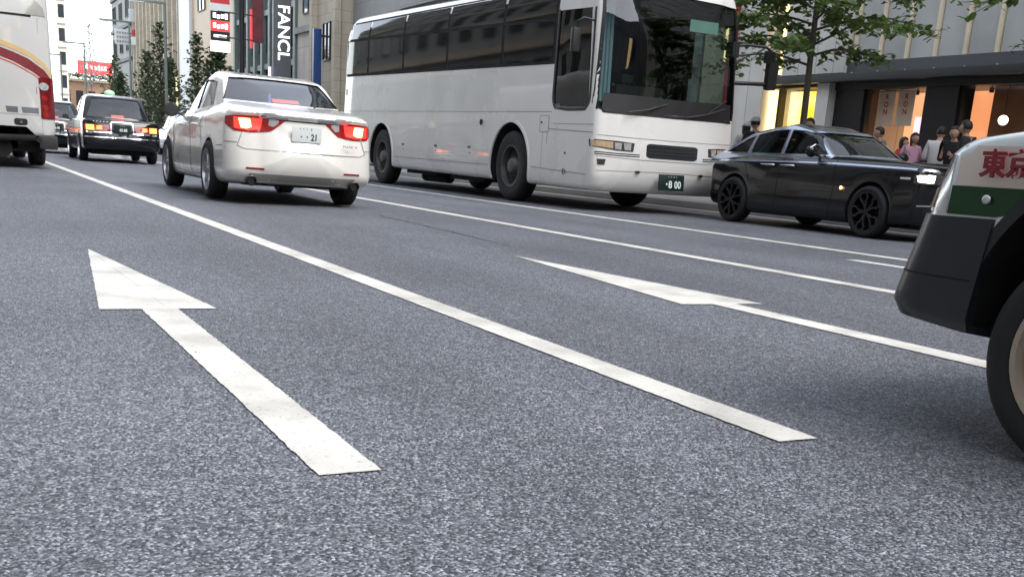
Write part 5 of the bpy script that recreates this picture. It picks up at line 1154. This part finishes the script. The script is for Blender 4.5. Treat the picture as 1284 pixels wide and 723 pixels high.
def yew(label, x, y, h, r, seed, mats=('needle', 'needle2'), dense=1.0, z0=.4, grp='small evergreen trees along the far kerb', size=.125):
    rnd = random.Random(seed); o = empty('evergreen_tree', (x, y, SIDE)); tag(o, label, 'tree', grp)
    T = MB(); C = MB(); T.tube([(0, 0, 0), (.05, 0, h*.5), (0, .03, h)], [.07, .05, .015], 7)
    n = int(85*dense)
    for i in range(n):
        t = (i+.5)/n; z = z0+(h-z0)*t; az = i*2.399; L = r*(1-t)**.7*rnd.uniform(.55, 1.2)+.12
        d = Vector((math.cos(az), math.sin(az), .45+.4*rnd.random())); p0 = Vector((0, 0, z)); p1 = p0+d*L*.55; p2 = p0+Vector((d.x, d.y, d.z*1.25))*L
        T.tube([p0, p1, p2], [.02, .012, .005], 4, cap=False)
        for k in range(int(16*dense*(.4+L/r))):
            leafy(C, p0.lerp(p2, rnd.uniform(.2, 1.08)), 1, (.07, .07, .07), size*2.1, rnd)
    T.build('trunk', 'bark', o); link('crown', C.mesh('crown'), list(mats), o); return o
yew('spiky evergreen tree, tallest of its row, beside the nearest grey-green lamp', 82.5, -13.9, 8.4, 1.7, 1)
yew('round dense evergreen bush-like tree left of the black pole', 66.5, -14.4, 6.0, 1.5, 2, dense=1.4)
yew('evergreen tree with a thin spire in front of the bright white building', 74.5, -14.9, 7.2, 1.3, 3)
yew('small dark evergreen in front of the red roof-top sign', 106, -13.9, 7.4, 1.5, 4)
yew('dark evergreen between the two grey-green lamps', 95, -15.0, 7.2, 1.9, 6, dense=1.2)
yew('low evergreen close behind the taxi roof lamp', 99, -13.4, 5.6, 1.7, 7, dense=1.1)
yew('dense evergreen tree under the beige ribbed building', 88, -15.5, 6.4, 1.7, 8, dense=1.2)
yew('leafy tree painted pale as in sky glare, at the end of the street', 175, -19.6, 16.0, 2.3, 9, ('paleleaf', 'paleleaf'), dense=.9, z0=7, grp=None, size=.13)
m = MB(); rnd = random.Random(8)
for k in range(6): leafy(m, Vector((0, -3.4+1.4*k, .5)), 160, (.5, .5, .22), .35, rnd)
o = m.build('hedge', ['needle', 'leaf2']); o.location = (201.5, -22.4, 9.6); tag(o, 'green planting along the roof of the low brown building', 'hedge')

# ------------------------------------------------------------------ people
def human(name, label, x, y, rz, h, shirt, trouser, hair='short', cap=None, pose='stand', stoop=0):
    """one continuous body grown over a skeleton, with hair and clothes as parts"""
    o = empty(name, (x, y, SIDE), rz); tag(o, label, 'person', 'pedestrians on the far pavement')
    k = h/1.72
    def skel(pts, edges, radii, nm, mat, sub=2, root=0):
        me = bpy.data.meshes.new(nm); me.from_pydata([Vector(p)*k for p in pts], edges, []); ob = bpy.data.objects.new(nm, me); col.objects.link(ob)
        md = ob.modifiers.new('s', 'SKIN'); md.use_smooth_shade = True; sv = me.skin_vertices[0].data
        for v, r_ in zip(sv, radii): v.radius = (r_[0]*k, r_[1]*k) if isinstance(r_, tuple) else (r_*k, r_*k)
        sv[root].use_root = True; sb = ob.modifiers.new('b', 'SUBSURF'); sb.levels = sb.render_levels = sub
        me.materials.append(M[mat] if isinstance(mat, str) else mat); bake(ob); ob.parent = o
        ob.data.materials.clear(); ob.data.materials.append(M[mat] if isinstance(mat, str) else mat)
        for p in ob.data.polygons: p.use_smooth = True
        return ob
    st = .16 if pose == 'walk' else .03; f = stoop
    P = {'pel': (0, 0, .93), 'sp': (.02+f*.3, 0, 1.12), 'ch': (.0+f, 0, 1.32), 'nk': (.02+f*1.3, 0, 1.45), 'hd': (.04+f*1.6, 0, 1.53)}
    pts = [P['pel'], P['sp'], P['ch'], P['nk'], P['hd']]; E_ = [(0, 1), (1, 2), (2, 3), (3, 4)]; Rr = [(.13, .10), (.12, .09), (.14, .10), .060, .052]
    for s in (1, -1):
        b = len(pts); fx = st*s
        pts += [(0, s*.09, .88), (fx*.5+.02, s*.10, .48), (fx-.02, s*.10, .09), (fx+.13, s*.11, .035)]; E_ += [(0, b), (b, b+1), (b+1, b+2), (b+2, b+3)]; Rr += [.085, .055, .038, .03]
        b = len(pts); ax = -fx
        hand = (ax+.12+f, s*.24, .80) if pose != 'phone' else (f+.30, s*.10, 1.18)
        el = (f+ax*.4-.03, s*.235, 1.08)
        pts += [(f, s*.165, 1.385), el, hand]; E_ += [(2, b), (b, b+1), (b+1, b+2)]; Rr += [.052, .04, .027]
        hd = (Vector(hand)-Vector(el)).normalized(); sd = Vector((1, 0, 0)) if abs(hd.x) < .7 else Vector((0, 0, 1))
        pb = len(pts); pts.append(tuple(Vector(hand)+hd*.05)); E_.append((b+2, pb)); Rr.append((.03, .016))
        for q in range(5):
            off = sd*(q-2)*.018; ln = (.055, .07, .078, .07, .05)[q]
            c0 = len(pts); pts += [tuple(Vector(hand)+hd*(.06 if q else .02)+off*1.1), tuple(Vector(hand)+hd*(.06+ln if q else .06)+off*(1.3 if q else 2.2))]; E_ += [(pb if q else b+2, c0), (c0, c0+1)]; Rr += [.009, .007]
    body = skel(pts, E_, Rr, 'body', 'skin')
    # head with brow, nose, chin and ears merged into the body mesh
    hb = bmesh.new(); hb.from_mesh(body.data)
    hc = Vector((.05+f*1.8, 0, 1.60))*k
    tmp = bmesh.new(); bmesh.ops.create_icosphere(tmp, subdivisions=3, radius=1)
    vm = {}
    for v in tmp.verts:
        c = v.co.copy(); q = Vector((c.x*.098, c.y*.076, c.z*.118))
        if c.z < -.2: q.x *= 1+.12*(-c.z-.2); q.y *= 1-.28*(-c.z-.2)
        if c.x > .9 and abs(c.y) < .22 and -.35 < c.z < .12: q.x += .022
        if c.x > .75 and .12 < abs(c.y) < .5 and .02 < c.z < .25: q.x -= .010
        if abs(c.y) > .93 and abs(c.z) < .28: q.y *= 1.18
        vm[v.index] = hb.verts.new(q*k+hc)
    for fc in tmp.faces: hb.faces.new([vm[v.index] for v in fc.verts]).smooth = True
    hb.to_mesh(body.data); hb.free(); tmp.free()
    # hair
    H = MB(); n = 14
    for i in range(0, n):
        pass
    tb = bmesh.new(); bmesh.ops.create_icosphere(tb, subdivisions=3, radius=1)
    kill = [v for v in tb.verts if (v.co.x > .30 and v.co.z < .38) or v.co.z < (-.35 if hair == 'short' else -1.1)]
    bmesh.ops.delete(tb, geom=kill, context='VERTS')
    me = bpy.data.meshes.new('hair')
    for v in tb.verts:
        c = v.co.copy(); w_ = 1+.05*math.sin(c.x*17)*math.sin(c.y*13+1)*math.sin(c.z*15); low = max(0, -c.z)
        v.co = Vector((c.x*.112*w_-(.02*low if hair == 'long' else 0), c.y*.092*w_, c.z*.128*w_-(.12*low if hair == 'long' else 0)+.006))*k+hc
    tb.to_mesh(me); tb.free(); ho = link('hair', me, 'hair', o, smooth=80); sm = ho.modifiers.new('t', 'SOLIDIFY'); sm.thickness = .012; bake(ho)
    for s in (1, -1):
        e = MB(); e.ball(tuple(hc+Vector((.086, s*.030, .012))*k), .006*k, 5); e.build('eye', 'hair', body)
    mo = MB(); mo.box(hc.x+.086*k, hc.x+.094*k, -.02*k, .02*k, hc.z-.062*k, hc.z-.054*k); mo.build('mouth', 'txtred', body)
    # shirt and trousers
    S = [(0, 0, .86), P['sp'], P['ch'], (P['nk'][0], 0, 1.42)]; SE = [(0, 1), (1, 2), (2, 3)]; SR = [(.18, .145), (.165, .13), (.185, .14), .075]
    for s in (1, -1):
        b = len(S); S += [(f, s*.17, 1.39), (f+(-st*s)*.4-.03, s*.24, 1.10)]; SE += [(2, b), (b, b+1)]; SR += [.088, .066]
        if pose == 'phone': S += [(f+.2, s*.15, 1.15)]; SE += [(b+1, b+2)]; SR += [.042]
    skel(S, SE, SR, 'shirt', shirt)
    T_ = [(0, 0, 1.02), (0, .09, .86), (0, -.09, .86)]; TE = [(0, 1), (0, 2)]; TR = [(.165, .135), .115, .115]
    for i, s in enumerate((1, -1)):
        b = len(T_); T_ += [(st*s*.5+.02, s*.10, .48), (st*s-.02, s*.10, .12)]; TE += [(1+i, b), (b, b+1)]; TR += [.075, .06]
    skel(T_, TE, TR, 'trousers', trouser)
    for s in (1, -1):
        m = MB(); fx = st*s; m.box((fx-.09)*k, (fx+.17)*k, (s*.105-.045)*k, (s*.105+.045)*k, 0, .075*k); m.build('shoe', 'shoe', o, bevel=.02)
    if cap:
        m = MB(); m.lathe([(.001, .085), (.06, .075), (.098, .04), (.112, -.01), (.11, -.012)], 20, 'z'); m.v = [(v[0]*1.05*k+hc.x, v[1]*.9*k+hc.y, v[2]*k+hc.z+.055*k) for v in m.v]
        cp = m.build('cap', cap, o, smooth=60); m = MB(); m.lathe([(.10, 0), (.19, -.02), (.10, -.008)], 12, 'z', a0=-.9, a1=.9); m.v = [(v[0]*k+hc.x, v[1]*.8*k+hc.y, v[2]*k+hc.z+.045*k) for v in m.v]; m.build('cap_peak', cap, cp)
    return o
WH = pm('white_cotton', (.62, .61, .60), .9); PK = pm('pink_blouse', (.55, .30, .42), .9); DK = pm('dark_cotton', (.02, .02, .025), .9); GR = pm('grey_cotton', (.16, .16, .17), .9); JN = pm('blue_jeans', (.05, .07, .13), .9); RD = pm('red_top', (.45, .05, .04), .9)
human('person', 'person in a white cap and white top walking past the coach front', 17.45, -14.24, R(-30), 1.60, WH, JN, 'long', cap=WH, pose='walk')
human('person', 'person in a pale cap and dark top just behind the white-capped walker', 16.95, -14.05, R(-20), 1.68, DK, DK, 'short', cap=pm('pale_cap', (.5, .5, .48), .9))
human('person', 'dark-haired person whose head shows over the limousine roof before the yellow window', 16.6, -15.14, R(100), 1.74, DK, DK, 'short')
human('person', 'dark-haired person before the banners in the orange shop window', 16.5, -16.95, R(60), 1.70, GR, DK, 'short')
human('person', 'long-haired person in a red top beside the woman in pink', 17.1, -18.2, R(-150), 1.58, RD, DK, 'long')
human('person', 'long-haired person in a pale pink blouse left of the black pier', 15.74, -17.05, R(170), 1.60, PK, JN, 'long')
human('person', 'person in a white shirt bending towards a phone in front of the black pier', 15.3, -17.27, R(-60), 1.74, WH, DK, 'short', pose='phone', stoop=.05)
human('person', 'person in a dark top facing the white-shirted one', 14.75, -17.1, R(110), 1.72, DK, DK, 'short', pose='phone', stoop=.03)
human('person', 'person in black behind the bonnet of the green and cream taxi', 13.45, -15.87, R(20), 1.74, DK, DK, 'short', pose='walk')
